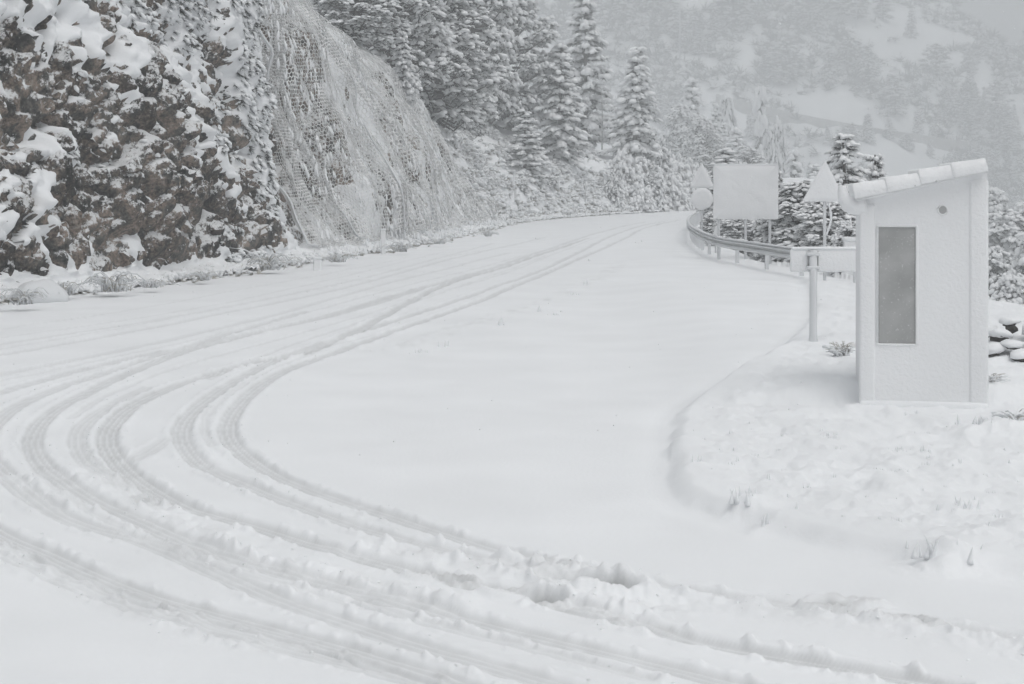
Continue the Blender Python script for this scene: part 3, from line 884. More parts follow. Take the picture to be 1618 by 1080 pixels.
for i, (px, top, w, dd_) in enumerate([(655, -90, 120, 140), (600, -60, 120, 128), (520, -40, 110, 104), (735, 60, 90, 138)]):
    k = i % 3
    tree_on_slope("evergreen_tree" if i % 2 else "conifer", K_BROAD[k] if i % 2 else K_CON[k], px, 100, top, w, 10, (3.3, 3.0, 3.6)[k] if i % 2 else (2.5, 2.1, 2.9)[k],
                  "hazy snow-laden evergreen in the dense stand behind the front trees", "tree", SL, rz=i * 2.1, d=dd_)

# shrubs on the slope and the bank at the bend
rgs = np.random.default_rng(17)
BANK = [(985, 300, 60, 60), (1012, 292, 62, 56), (1040, 296, 66, 62), (1066, 306, 60, 58), (1000, 326, 58, 50), (1030, 328, 62, 56), (1060, 330, 60, 50), (1084, 330, 46, 52), (968, 322, 50, 44), (1048, 268, 44, 40), (1082, 285, 46, 46)]
for i, (px, py, w, h) in enumerate(BANK):
    p = cut_point(px, py)
    if p is None: continue
    k = w / F * p.y / 3.0
    plant("snowy_shrub", K_SHRUB[i % 3], "snow-smothered shrub in the thicket on the bank at the road bend", "shrub", (p.x, p.y, p.z - .2), i * 1.1, (k, k, h / F * p.y / 1.6), "shrubs on the bank at the bend")
k_ = 0
while k_ < 60:
    d_ = rgs.uniform(104, 182); px = rgs.uniform(690, 1035)
    x = (px - CX) / F * d_
    bx_ = float(np.interp(d_, Bc[:, 1], Bc[:, 0]))
    if x > bx_ - 2.2: continue
    kk = rgs.uniform(.35, .85)
    k_ += 1
    plant("snowy_shrub", K_SHRUB[k_ % 3], "low snow-covered shrub among the trees on the wooded slope", "shrub", (x, d_, cut_z(x, d_) - .12), k_ * 1.3, (kk, kk, kk * rgs.uniform(.6, 1.1)), "shrubs on the wooded slope")
def slope_grass():
    rg = np.random.default_rng(37)
    S, R1, P0, m = CUT["S"], CUT["R1"], CUT["Psn"], CUT["D"]
    c = rg.integers(0, len(S), 40000); r = rg.integers(20, P0.shape[0] - 14, 40000)
    d = m[r, c]
    sel = (d > 112) & (d < 176) & (fbm2(c / 9., r / 12., 3, 39) > -.05)
    r, c = r[sel][:4200], c[sel][:4200]
    P = P0[r, c]
    Dv = CUT["N"][r, c] * .6 + rg.normal(size=P.shape) * .35 + np.array([.2, -.2, -.15])
    cr, sn = foliage_meshes("slope_grass", P, Dv, rg.uniform(.2, .5, len(P)), rg, snow_share=.85, m_needle=M_DRYGRASS, m_snow=M_SNOW)
    o = link("slope_grass", cr, kind="stuff", label="snow-matted grass and brush on the bank toward the road bend", cat="grass")
    link("snow_cover", sn, o, kind="stuff")
slope_grass()

# ------------------------------------------------------------------ rockfall net
def build_net():
    S, R1, P0, N, Dsm, Lf = CUT["S"], CUT["R1"], CUT["P0"], CUT["N"], CUT["Dsm"], CUT["Lf"][0]
    s0, s1 = s_of_d(60.3), s_of_d(136.0)
    fold = .18 + .42 * np.abs(fbm2(CUT["S"][None] / 1.25 + 0 * CUT["TT"], CUT["TT"] / 9, 3, 91)) + .05 * fbm2(CUT["S"][None] / .5 + 0 * CUT["TT"], CUT["TT"] / 2.5, 2, 92)
    grow = 1 - .75 * sstep(100, 130, CUT["D"])
    surf = P0 + N * (blur(Dsm, 10) + fold * grow)[..., None]
    def at(s, h):
        c = np.interp(s, S, np.arange(len(S)))
        L = np.interp(s, S, Lf)
        r = np.clip(h / L * (R1 - 1), 0, R1 + 6)
        c0 = np.clip(c.astype(int), 0, len(S) - 2); r0 = r.astype(int)
        fc = (c - c0)[:, None]; fr = (r - r0)[:, None]
        return (surf[r0, c0] * (1 - fc) + surf[r0, c0 + 1] * fc) * (1 - fr) + (surf[r0 + 1, c0] * (1 - fc) + surf[r0 + 1, c0 + 1] * fc) * fr
    net = thing("rockfall_net", "snow-crusted hexagonal wire netting draped over the rock slope beside the road", "netting", (0, 0, 0))
    # strips of netting hung side by side
    edges = [s0, s_of_d(67), s_of_d(75), s_of_d(85), s_of_d(97), s_of_d(112), s1]
    for q in range(6):
        sa, sb = edges[q], edges[q + 1] + .25
        cw = .150 + .034 * q; ch = cw * .85
        ns = int((sb - sa) / cw); Hm = float(np.max(Lf[(S > sa - 1) & (S < sb + 1)]))
        nh = int(Hm / ch)
        i, j = np.meshgrid(np.arange(ns * 2 + 1), np.arange(nh), indexing='ij')
        s = sa + i * cw / 2
        h = .75 + j * ch + np.where((i + j) % 2 == 0, ch * .22, -ch * .22)
        if q == 0: s = s + (1.3 * np.exp(-((h - 5.6) / 2.6) ** 2) + .5) * np.clip(1 - (s - sa) / 3.5, 0, 1)
        Pn = at(s.ravel(), h.ravel())
        ok = (h < np.interp(s, S, Lf) + .4) & (h > .8 + .25 * np.sin(s * 2.1))
        idx = np.arange(s.size).reshape(s.shape)
        e = []
        e.append(np.stack([idx[:-1], idx[1:]], -1).reshape(-1, 2))                 # zigzag rows
        vert = ((i[:, :-1] + j[:, :-1]) % 2 == 0)
        e.append(np.stack([idx[:, :-1], idx[:, 1:]], -1)[vert])                    # links between rows
        E_ = np.vstack(e)
        okf = ok.ravel(); E_ = E_[okf[E_[:, 0]] & okf[E_[:, 1]]]
        rg = np.random.default_rng(200 + q)
        E_ = E_[rg.random(len(E_)) > .03]
        A, B = Pn[E_[:, 0]], Pn[E_[:, 1]]
        t = unit(B - A)
        ref = np.array([[.9, -.3, .3]])
        u = unit(np.cross(t, ref)); w = np.cross(t, u)
        rad = (.012 + .012 * np.clip(fbm2(A[:, 1] / 1.2, A[:, 2] / 2.2, 2, 95) + .3, 0, 1))[:, None] * (1 + .14 * q)
        VV = np.stack([A + u * rad, A - u * rad * .6 + w * rad * .8, A - u * rad * .6 - w * rad * .8, B + u * rad, B - u * rad * .6 + w * rad * .8, B - u * rad * .6 - w * rad * .8], 1).reshape(-1, 3)
        k = (np.arange(len(E_)) * 6)[:, None]
        Q = np.vstack([k + np.array([[0, 1, 4, 3]]), k + np.array([[1, 2, 5, 4]]), k + np.array([[2, 0, 3, 5]])])
        link("net_strip", np_mesh("net_strip", VV, [Q], M_WIRE, True), net, kind="stuff")
        # the lap between two strips: a doubled, snow-filled selvedge cable
        hs = np.linspace(.8, np.interp(sa, S, Lf), 60)
        sl = np.full(60, sa) + (1.3 * np.exp(-((hs - 5.6) / 2.6) ** 2) + .5 if q == 0 else 0)
        pts = at(sl, hs) + np.array([.06, -.04, 0])
        mb = MB(); mb.tube(pts, .035 if q else .05, 5)
        link("selvedge_cable", mb.mesh("selvedge_cable", M_FROST), net)
    # snow caught in the folds
    rg = np.random.default_rng(77)
    n = 8000
    s = rg.uniform(s0 + 1.5, s1, n); h = rg.uniform(.9, 1, n) * 0 + rg.random(n) * np.interp(s, S, Lf)
    mk = fbm2(s / 1.2, h / 6, 3, 97) + .3 * fbm2(s / .4, h / .6, 2, 98)
    sel = mk > .12
    Pc = at(s[sel], h[sel])
    nn = len(Pc)
    X = np.tile(np.array([[.12, .05, -.99]]), (nn, 1)); X, Y, Z = frames(X + rg.normal(size=(nn, 3)) * .15, rg)
    Zt = np.tile(np.array([[.86, -.45, .25]]), (nn, 1)); Y = unit(np.cross(Zt, X)); Z = np.cross(X, Y)
    k = rg.uniform(.08, .26, nn)[:, None]
    V, Fs = instance(*DOME, Pc, X * k * 1.8, Y * k * 1.1, Z * k * .7)
    link("caught_snow", np_mesh("caught_snow", V, Fs, M_SNOW), net, kind="stuff")
build_net()

# plants clinging to the crag, weighed down with snow
def crag_plants():
    S, TT, D, m = CUT["S"], CUT["TT"], CUT["D"], CUT["m"]
    rg = np.random.default_rng(31)
    c = rg.integers(0, len(S), 60000); r = rg.integers(14, CUT["R1"] - 6, 60000)
    d = D[r, c]; z = CUT["P0"][r, c, 2]
    dens = fbm2(c / 40., r / 14., 3, 33) + .45 * (d - 47) / 10 + .10 * (z - 4)
    sel = (d > 34) & (d < 58.5) & (dens > .25) & (z < 11)
    r, c = r[sel][:7000], c[sel][:7000]
    P = CUT["Psn"][r, c] + CUT["N"][r, c] * .03
    Dv = CUT["N"][r, c] * .7 + np.array([.35, 0, -.75]) + rg.normal(size=P.shape) * .25
    Sz = rg.uniform(.11, .27, len(P))
    cr, sn = foliage_meshes("crag_plants", P, Dv, Sz, rg, snow_share=.62, snow_k=1.05, m_snow=M_SNOW)
    o = link("crag_plants", cr, cliff, kind="stuff")
    link("snow_clumps", sn, o, kind="stuff")
crag_plants()

# ------------------------------------------------------------------ trees beyond the guardrail, and the far hillside
def place(px, d, z=None):
    x = (px - CX) / F * d
    return (x, d, gz(x, d) if z is None else z)

VG = "trees on the bank below the guardrail"
def valley_tree(nm, pr, px, d, top, width, bh, br, label, rz):
    x, y, z = place(px, d)
    ztop = HC - (top - HY) / F * d
    w = width / F * d
    plant(nm, pr, label, "tree", (x, y, z - .2), rz, (w / (2 * br), w / (2 * br), (ztop - z + .2) / bh), VG)
K_NEAR = [conifer("near_conifer", 7, 2.5, 22, 141, droop=.30, twig=.27, snow_k=1.1, snow_share=.85), broad_tree("near_evergreen", 6, 2.0, 80, 142, twig=.30, per=34, low=.05, snow_share=.8, snow_k=1.1), broad_tree("near_evergreen_b", 6, 2.2, 80, 143, twig=.30, per=34, low=.05, snow_share=.92, snow_k=1.25)]
valley_tree("conifer", K_NEAR[0], 1338, 61, 211, 225, 7, 2.5, "pointed conifer with dark boughs rising above the triangular sign", .4)
valley_tree("conifer", K_NEAR[0], 1384, 64, 244, 180, 7, 2.5, "snowy conifer half hidden behind the hut's low eave", 2.1)
valley_tree("evergreen_tree", K_NEAR[1], 1262, 62, 292, 120, 6, 2.0, "dark snow-laden evergreen between the blank board and triangular sign", .3)
valley_tree("evergreen_tree", K_NEAR[2], 1308, 56, 318, 120, 6, 2.2, "drooping evergreen behind the post of the triangular sign", 1.3)
valley_tree("evergreen_tree", K_NEAR[1], 1222, 67, 268, 50, 6, 2.0, "dark evergreen peeking out past the right edge of the blank board", 2.0)
valley_tree("evergreen_tree", K_NEAR[2], 1168, 74, 345, 90, 6, 2.2, "bushy evergreen seen under the blank board", 2.6)
valley_tree("evergreen_tree", K_NEAR[1], 1128, 80, 338, 44, 6, 2.0, "small dark evergreen beside the post of the round sign", 4.0)
valley_tree("conifer", K_CON[1], 1150, 120, 236, 110, 10, 2.1, "frosted conifer showing over the top of the blank board", 1.0)
valley_tree("conifer", K_CON[0], 1092, 330, 126, 86, 10, 2.5, "hazy pointed conifer behind the bank of shrubs", 3.0)
valley_tree("conifer", K_CON[1], 1198, 370, 150, 72, 10, 2.1, "hazy slender conifer above the blank board", 5.0)
valley_tree("conifer", K_CON[2], 1140, 300, 200, 80, 10, 2.9, "hazy squat conifer left of the slender one above the board", 2.2)
valley_tree("evergreen_tree", K_BROAD[1], 1240, 110, 300, 90, 10, 3.0, "pale snowed-over evergreen far behind the dark one by the board", .9)
valley_tree("evergreen_tree", K_NEAR[2], 1345, 52, 352, 66, 6, 2.2, "white bough-heavy evergreen against the hut's left wall", 3.3)
for i, (px, d, top, w) in enumerate([(1110, 250, 190, 70), (1165, 290, 205, 70), (1225, 330, 215, 80), (1255, 260, 240, 80), (1180, 240, 235, 80), (1130, 350, 165, 60), (1075, 300, 170, 70), (1290, 240, 262, 80), (1320, 290, 255, 90), (1210, 210, 262, 80), (1150, 400, 170, 60), (1400, 230, 285, 90)]):
    valley_tree("conifer" if i % 2 else "evergreen_tree", K_CON[i % 3] if i % 2 else K_BROAD[i % 3], px, d, top, w, 10, (2.5, 2.1, 2.9)[i % 3] if i % 2 else (3.3, 3.0, 3.6)[i % 3], "hazy frosted tree in the ravine beyond the signs", i * 1.1)
# thicket on the valley side right of the hut
THICK = [(1566, 120, 400, 110, "frosted tree crowding the hut's right edge, lower one"), (1604, 105, 440, 100, "frosted tree low at the right edge, above the stone heap"), (1645, 130, 372, 130, "frosted tree at the far right edge of the valley bank"),
         (1586, 165, 340, 110, "hazy frosted tree behind the thicket right of the hut"), (1630, 190, 325, 110, "hazy frosted tree farthest back in the thicket right of the hut"), (1560, 210, 300, 90, "pale hazy tree beside the hut's right wall, behind the thicket")]
for i, (px, d, top, w, lb) in enumerate(THICK):
    x, y, z = place(px, d)
    zt = HC - (top - HY) / F * d
    k = w / F * d / 4.2
    kz = min((zt - z) / 6.0, 1.6 * k)
    plant("frosted_tree", K_NEAR[1 + i % 2], lb, "tree", (x, y, zt - 6 * kz), i * 1.7, (k, k, kz), "thicket right of the hut")

# hillside trees
K_FAR = [conifer("far_conifer", 10, 2.3, 12, 151, twig=1.0, snow_k=.8, snow_share=.5), conifer("far_conifer_b", 10, 3.0, 10, 152, twig=1.1, droop=.2, snow_k=.8, snow_share=.45), broad_tree("far_round_tree", 8, 3.2, 30, 153, twig=1.0, per=16, low=.02, snow_share=.45, snow_k=.8)]
FAR_NAMED = [(1130, 60, 55), (1105, 85, 40), (1240, 130, 62), (1310, 135, 64), (1372, 140, 66), (1345, 110, 50), (1290, 60, 50), (1415, 180, 60), (1480, 120, 50), (1530, 115, 48), (1590, 120, 52), (1575, 175, 45), (1545, 190, 40), (1470, 250, 30), (1160, 40, 60), (1200, 20, 50), (1395, 30, 60), (1340, 30, 60), (1065, 60, 60), (985, 40, 70), (1030, 20, 60), (1440, 60, 46), (1610, 300, 50), (1590, 240, 46)]
far_pts = list(FAR_NAMED)
rgf = np.random.default_rng(43)
while len(far_pts) < 190:
    px = rgf.uniform(960, 1640); py = rgf.uniform(-30, 420)
    if fbm2(np.array([px / 90.]), np.array([py / 45.]), 3, 45)[0] < -.05 + .25 * (px < 1250) * (py > 100): continue
    far_pts.append((px, py, rgf.uniform(20, 48)))
nf = 0
for i, (px, py, hp) in enumerate(far_pts):
    p = ray(px, py, BVH_FAR)
    if p is None or p.y < 300: continue
    h = hp / F * p.y
    pr = K_FAR[i % 3]; bh = (10, 10, 8)[i % 3]
    k = h / bh
    form = ("pointed", "spreading", "rounded")[i % 3]
    road_py = float(np.interp(px, [1085, 1180, 1330, 1500, 1640], [146, 180, 210, 234, 252]))
    where = "above" if py < road_py else "below"
    plant("hillside_tree", pr, f"hazy {form} snow-dusted tree on the far hillside, {where} its road", "tree", (p.x, p.y, p.z - .3), i * 1.9, (k * rgf.uniform(.9, 1.35), k * rgf.uniform(.9, 1.35), k), f"{form} trees {where} the far hillside road")
    nf += 1

def hill_scrub():
    rg = np.random.default_rng(47)
    P = []
    n = 40000
    x = rg.uniform(-10, 400, n); y = np.where(rg.random(n) < .15, rg.uniform(90, 300, n), rg.uniform(380, 1120, n))
    mk = fbm2(x / 38, y / 60, 4, 49) + .35 * fbm2(x / 12, y / 12, 2, 50)
    ep = np.array(E_PTS)
    ok = (mk > .03 - .3 * (x / y > .24)) & (np.abs(x / y) < .34) & ((x > np.interp(y, ep[:, 1], ep[:, 0]) + 6) | (y > 380))
    x, y = x[ok][:13000], y[ok][:13000]
    z = ground_z(x, y)
    k = z > -60
    P = np.stack([x, y, z], -1)[k]
    n = len(P)
    P = np.repeat(P, 2, 0) + rg.normal(size=(n * 2, 3)) * np.array([1.2, 1.2, .4]) + np.array([0, 0, .5])
    Dv = rg.normal(size=P.shape) * np.array([1, 1, .3]) + np.array([0, 0, .55])
    S = rg.uniform(.9, 2.3, len(P)) * np.clip(P[:, 1] / 300, .45, 2.3)
    cr, sn = foliage_meshes("hillside_scrub", P, Dv, S, rg, snow_share=.25, snow_k=.6)
    o = link("hillside_scrub", cr, kind="stuff", label="grey scrub covering the hazy far hillside", cat="scrub")
    link("snow_cover", sn, o, kind="stuff")
hill_scrub()

# mountain road with its retaining wall, far up the hillside
def hill_road():
    pts = []
    for px, py in [(1085, 146), (1120, 160), (1180, 180), (1250, 195), (1330, 210), (1400, 221), (1500, 234), (1640, 252)]:
        p = ray(px, py, BVH_FAR)
        if p is not None: pts.append((p.x, p.y, p.z))
    c = catmull(pts, 12)
    c = np.stack([blur(c[:, k:k + 1], 20, 0)[:, 0] for k in range(3)], -1)
    t = unit(np.gradient(c, axis=0) * np.array([1, 1, 0]))
    inn = np.stack([-t[:, 1], t[:, 0], 0 * t[:, 0]], -1)
    out = c + np.array([0, 0, 3.2]); n = len(c)
    V = np.vstack([out, out + inn * 12 + np.array([0, 0, .3])])
    i = np.arange(n - 1)
    link("hillside_road", np_mesh("hillside_road", V, [np.stack([i, i + 1, i + 1 + n, i + n], -1)], M_SNOW), kind="structure", label="snow-covered road crossing the far hillside")
    V = np.vstack([out + np.array([0, 0, .35]), out + np.array([0, 0, -5.5]) - inn * 1.0, out + np.array([0, 0, .35]) + inn * .5, out + np.array([0, 0, -6]) + inn * .5])
    q = [np.stack([i, i + n, i + n + 1, i + 1], -1), np.stack([i + 1, i + 1 + 2 * n, i + 2 * n, i], -1), np.stack([i + 2 * n, i + 2 * n + 1, i + 3 * n + 1, i + 3 * n], -1)]
    link("retaining_wall", np_mesh("retaining_wall", V, q, M_HILLROCK, False), label="long grey retaining wall carrying the road across the far hillside", cat="wall")
hill_road()

def far_pole(px, py, label):
    p = ray(px, py, BVH_FAR)
    if p is None: return
    t = thing("utility_pole", label, "utility pole", tuple(p))
    mb = MB(); mb.tube([(0, 0, -1), (0, 0, 20), (0, 0, 40)], [.36, .32, .26], 8)
    link("pole", mb.mesh("pole", M_FROST), t)
    bm = bmesh.new(); box(bm, (0, 0, 39.2), (2.6, .16, .16), .02)
    link("crossarm", bm_mesh("crossarm", bm, M_STEEL), t)
    for sx in (-1.1, 0, 1.1):
        mb = MB(); mb.tube([(sx, 0, 39.28), (sx, 0, 39.5), (sx, 0, 39.62)], [.05, .09, .04], 6)
        link("insulator", mb.mesh("insulator", M_FROST), t)
far_pole(1074, 100, "pale utility pole high on the hillside, left one of two")
far_pole(1353, 46, "pale utility pole at the top edge of the frame, right one of two")

# ------------------------------------------------------------------ guardrail
def build_guardrail():
    c = catmull(RAIL_PTS, .5)
    ss = np.concatenate([[0], np.cumsum(np.linalg.norm(np.diff(c, axis=0), axis=1))])
    def at(s):
        p = np.array([np.interp(s, ss, c[:, 0]), np.interp(s, ss, c[:, 1])])
        q = np.array([np.interp(s + .3, ss, c[:, 0]), np.interp(s + .3, ss, c[:, 1])]) - np.array([np.interp(s - .3, ss, c[:, 0]), np.interp(s - .3, ss, c[:, 1])])
        q /= np.linalg.norm(q)
        return p, q, np.array([-q[1], q[0]])       # point, tangent, normal towards the road
    root = thing("guardrail", "curving galvanised guardrail edging the lot, snow along its top", "guardrail", (0, 0, 0))
    prof = [(.00, .46), (.035, .47), (.085, .515), (.085, .555), (.02, .60), (.02, .63), (.085, .675), (.085, .72), (.035, .765), (.00, .775)]
    prof = prof + [(a - .035, z) for a, z in prof[::-1]]
    K = len(prof)
    L = 4.0
    nseg = int((ss[-1] - .6) / L)
    for k in range(nseg):
        sv = np.linspace(.3 + k * L, .3 + (k + 1) * L - .012, 7)
        V = []
        for s in sv:
            p, q, nn = at(s)
            for a, z in prof: V.append((p[0] + nn[0] * a, p[1] + nn[1] * a, z))
        i = np.arange(6)[:, None] * K; j = np.arange(K)[None]; j2 = (j + 1) % K
        Q = np.stack([i + j, i + j2, i + K + j2, i + K + j], -1).reshape(-1, 4)
        b = link("beam", np_mesh("beam", V, [Q, np.arange(K)[None], (6 * K + np.arange(K))[::-1][None]], M_STEEL, False), root)
        # snow sitting on the two ribs of this beam
        mb = MB()
        for (zc, ac, hh, ww) in [(.775, .035, .055, .075), (.562, .062, .03, .05), (.70, .088, .045, .02), (.53, .088, .04, .02)]:
            sv2 = np.linspace(sv[0], sv[-1], 15)
            VV = []
            for s in sv2:
                p, q, nn = at(s)
                kx = .75 + .5 * float(vn2(np.array([s * 2.3]), np.array([zc * 9]), 5)[0])
                for th in np.linspace(0, 2 * math.pi, 7)[:-1]:
                    a = ac + ww * math.cos(th); z = zc + hh * kx * math.sin(th) * (1 if math.sin(th) > 0 else .3)
                    VV.append((p[0] + nn[0] * a, p[1] + nn[1] * a, z))
            i = np.arange(14)[:, None] * 6; j = np.arange(6)[None]; j2 = (j + 1) % 6
            mb.add(VV, [np.stack([i + j, i + j2, i + 6 + j2, i + 6 + j], -1).reshape(-1, 4)])
        link("snow_ridge", mb.mesh("snow_ridge", M_FROST), b)
    sp = .3 + .5
    while sp < ss[-1] - 1:
        p, q, nn = at(sp)
        bm = bmesh.new()
        box(bm, (0, 0, .36), (.055, .12, .84), .006, 1)
        o = link("post", bm_mesh("post", bm, M_FROST), root, (p[0] - nn[0] * .11, p[1] - nn[1] * .11, gz(p[0], p[1])), (0, 0, math.atan2(q[1], q[0])))
        sp += 4.0 if p[1] < 66 else 2.0
build_guardrail()

# ------------------------------------------------------------------ signs
def polygon_plate(bm, pts, th, bev=.012):
    vs = [bm.verts.new((x, 0, z)) for x, z in pts]
    f = bm.faces.new(vs)
    r = bmesh.ops.extrude_face_region(bm, geom=[f])
    bmesh.ops.translate(bm, vec=(0, th, 0), verts=[v for v in r["geom"] if isinstance(v, bmesh.types.BMVert)])
    bmesh.ops.recalc_face_normals(bm, faces=bm.faces)

def rounded(pts, r, n=5):
    out = []
    k = len(pts)
    for i in range(k):
        p0, p, p1 = np.array(pts[i - 1]), np.array(pts[i]), np.array(pts[(i + 1) % k])
        a, b = unit(p0 - p), unit(p1 - p)
        for t in np.linspace(0, 1, n):
            q = (1 - t) ** 2 * (p + a * r) + 2 * t * (1 - t) * p + t * t * (p + b * r)
            out.append(tuple(q))
    return out

def caked(pts, name, bulge=.05, m=M_PLASTER_SNOW, rings=6):
    """a plate of wind-driven snow stuck to a sign face, thicker towards its middle (faces -y)"""
    p = np.array(pts); c = p.mean(0); n = len(p)
    V, F4 = [], []
    for k in range(rings):
        t = 1 - k / rings
        q = c + (p - c) * t
        y = -bulge * (1 - t ** 7) - (.012 if k else 0)
        y = y + .012 * fbm2(q[:, 0] * 4 + 3, q[:, 1] * 4, 3, 7) * (k > 0)
        V += [(q[i, 0], np.broadcast_to(y, (n,))[i], q[i, 1]) for i in range(n)]
    V.append((c[0], -bulge - .012, c[1]))
    i = np.arange(rings - 1)[:, None] * n; j = np.arange(n)[None]; j2 = (j + 1) % n
    Q = np.stack([i + j, i + n + j, i + n + j2, i + j2], -1).reshape(-1, 4)
    jj = np.arange(n); T = np.stack([np.full(n, rings * n), (rings - 1) * n + (jj + 1) % n, (rings - 1) * n + jj], -1)
    return np_mesh(name, V, [Q, T], m)

def pole_mesh(name, h, r, m=M_FROST, n=10):
    mb = MB(); mb.tube([(0, 0, -.3), (0, 0, h * .5), (0, 0, h)], [r, r, r * .95], n)
    return mb.mesh(name, m)

# near triangular sign
d = 45.3; x = (1303 - CX) / F * d; pm = F / d
t = thing("triangular_sign", "blank snow-caked triangular road sign on a pole in front of the hut's roof edge", "road sign", (x, d, 0), -.10)
link("pole", pole_mesh("sign_pole", 2.7, .045), t)
zb, zt = HC - (318 - HY) / pm, HC - (254 - HY) / pm
tri = rounded([(-.60, zb), (.55, zb), (.01, zt + .02)], .045)
bm = bmesh.new(); polygon_plate(bm, tri, .04)
plate = link("plate", bm_mesh("sign_plate", bm, M_STEEL), t, (0, -.09, 0))
link("caked_snow", caked(tri, "caked_snow", .02), plate)
mb = MB(); zq = np.linspace(zb, HC - (372 - HY) / pm, 14); u = np.linspace(0, 1, 14)
mb.tube(np.stack([.05 + .10 * np.sin(np.pi * np.clip(u * 1.05, 0, 1)) + .03 * (1 - u), np.full(14, -.03), zq], -1), .022 + .012 * np.sin(np.pi * u), 7)
link("snow_curl", mb.mesh("snow_curl", M_SNOW), t)

# far triangular + round sign
d = 76.0; x = (1109 - CX) / F * d; pm = F / d
t = thing("double_road_sign", "blank triangular plate above a round plate on one pole behind the guardrail", "road sign", (x, d, gz(x, d)), -.05)
z0 = gz(x, d)
ztop, zmid, zlow = HC - (256 - HY) / pm - z0, HC - (297 - HY) / pm - z0, HC - (312 - HY) / pm - z0
link("pole", pole_mesh("sign_pole_far", ztop - .1, .05), t)
tri = rounded([(-.56, zmid), (.56, zmid), (0, ztop)], .07)
bm = bmesh.new(); polygon_plate(bm, tri, .04)
pl = link("triangular_plate", bm_mesh("tri_plate", bm, M_STEEL), t, (0, -.10, 0)); link("caked_snow", caked(tri, "caked_snow", .05), pl)
rr = 17.5 / pm
cir = [(rr * math.cos(a), zlow - .05 + rr * math.sin(a)) for a in np.linspace(0, 2 * math.pi, 29)[:-1]]
bm = bmesh.new(); polygon_plate(bm, cir, .04)
pl = link("round_plate", bm_mesh("round_plate", bm, M_STEEL), t, (0, -.13, 0)); link("caked_snow", caked(cir, "caked_snow", .05), pl)

# big rectangular board
d = 60.5; pm = F / d; xc = (1178 - CX) / pm
zg = gz(xc, d)
t = thing("blank_sign_board", "big rectangular road sign board plastered over with snow, standing behind the guardrail", "sign board", (xc, d, zg), -.06)
hw = 51 / pm; zb, zt = HC - (346 - HY) / pm - zg, HC - (260 - HY) / pm - zg
rec = rounded([(-hw, zb), (hw, zb), (hw, zt), (-hw, zt)], .05, 4)
bm = bmesh.new(); polygon_plate(bm, rec, .05)
pl = link("board", bm_mesh("board", bm, M_STEEL), t, (0, -.10, 0))
dense = []
for i in range(len(rec)):
    a, b = np.array(rec[i]), np.array(rec[(i + 1) % len(rec)])
    k = max(1, int(np.linalg.norm(b - a) / .12))
    dense += [tuple(a + (b - a) * q / k) for q in range(k)]
link("caked_snow", caked(dense, "caked_snow", .045, rings=10), pl)
bm = bmesh.new(); box(bm, (0, .02, zt + .01), (2 * hw, .10, .05), .02)
link("snow_cap", bm_mesh("snow_cap", bm, M_SNOW, True), pl)
for px in (1136, 1178, 1216):
    mb = MB(); mb.tube([((px - 1178) / pm, 0, -.8), ((px - 1178) / pm, 0, zt - .1)], .05, 8)
    link("post", mb.mesh("board_post", M_FROST), t)
for zr in (zb + .35, zt - .35):
    bm = bmesh.new(); box(bm, (0, -.02, zr), (2 * hw - .2, .05, .07), .01, 1)
    link("rail", bm_mesh("board_rail", bm, M_STEEL), t)

# arrow-like finger board seen from behind
p0 = G(1285, 556, .09); d = p0[1]; pm = F / d
t = thing("direction_sign", "long low direction board on a single post left of the hut, coated in snow", "direction sign", (p0[0], d, gz(*p0)), .02)
zt, zb = (556 - 411) / pm, (556 - 447) / pm
mb = MB(); mb.tube([(0, 0, -.3), (0, 0, .02), (.0, 0, .1), (0, 0, zt * .6), (0, 0, zt - .01)], [.075, .07, .06, .058, .06], 12)
link("post", mb.mesh("direction_post", M_FROST), t)
bm = bmesh.new(); x0, x1 = (1250 - 1285) / pm, (1404 - 1285) / pm
box(bm, ((x0 + x1) / 2, .10, (zt + zb) / 2), (x1 - x0, .07, zt - zb), .028, 3)
b = link("board", bm_mesh("direction_board", bm, M_PLASTER_SNOW, True), t)
bm = bmesh.new(); box(bm, ((x0 + x1) / 2, .10, zt + .012), (x1 - x0 - .04, .10, .05), .022, 2)
link("snow_cap", bm_mesh("snow_cap", bm, M_SNOW, True), b)
for zc in (zt - .07, zb + .07):
    bm = bmesh.new(); box(bm, (0, .01, zc), (.20, .14, .05), .012, 1)
    link("clamp", bm_mesh("clamp", bm, M_FROST), t)
for sx in (-.075, .085):
    bm = bmesh.new(); box(bm, (sx, .058, (zt + zb) / 2), (.02, .03, zt - zb - .05), .004, 1)
    link("stiffener", bm_mesh("stiffener", bm, M_STEEL), t)

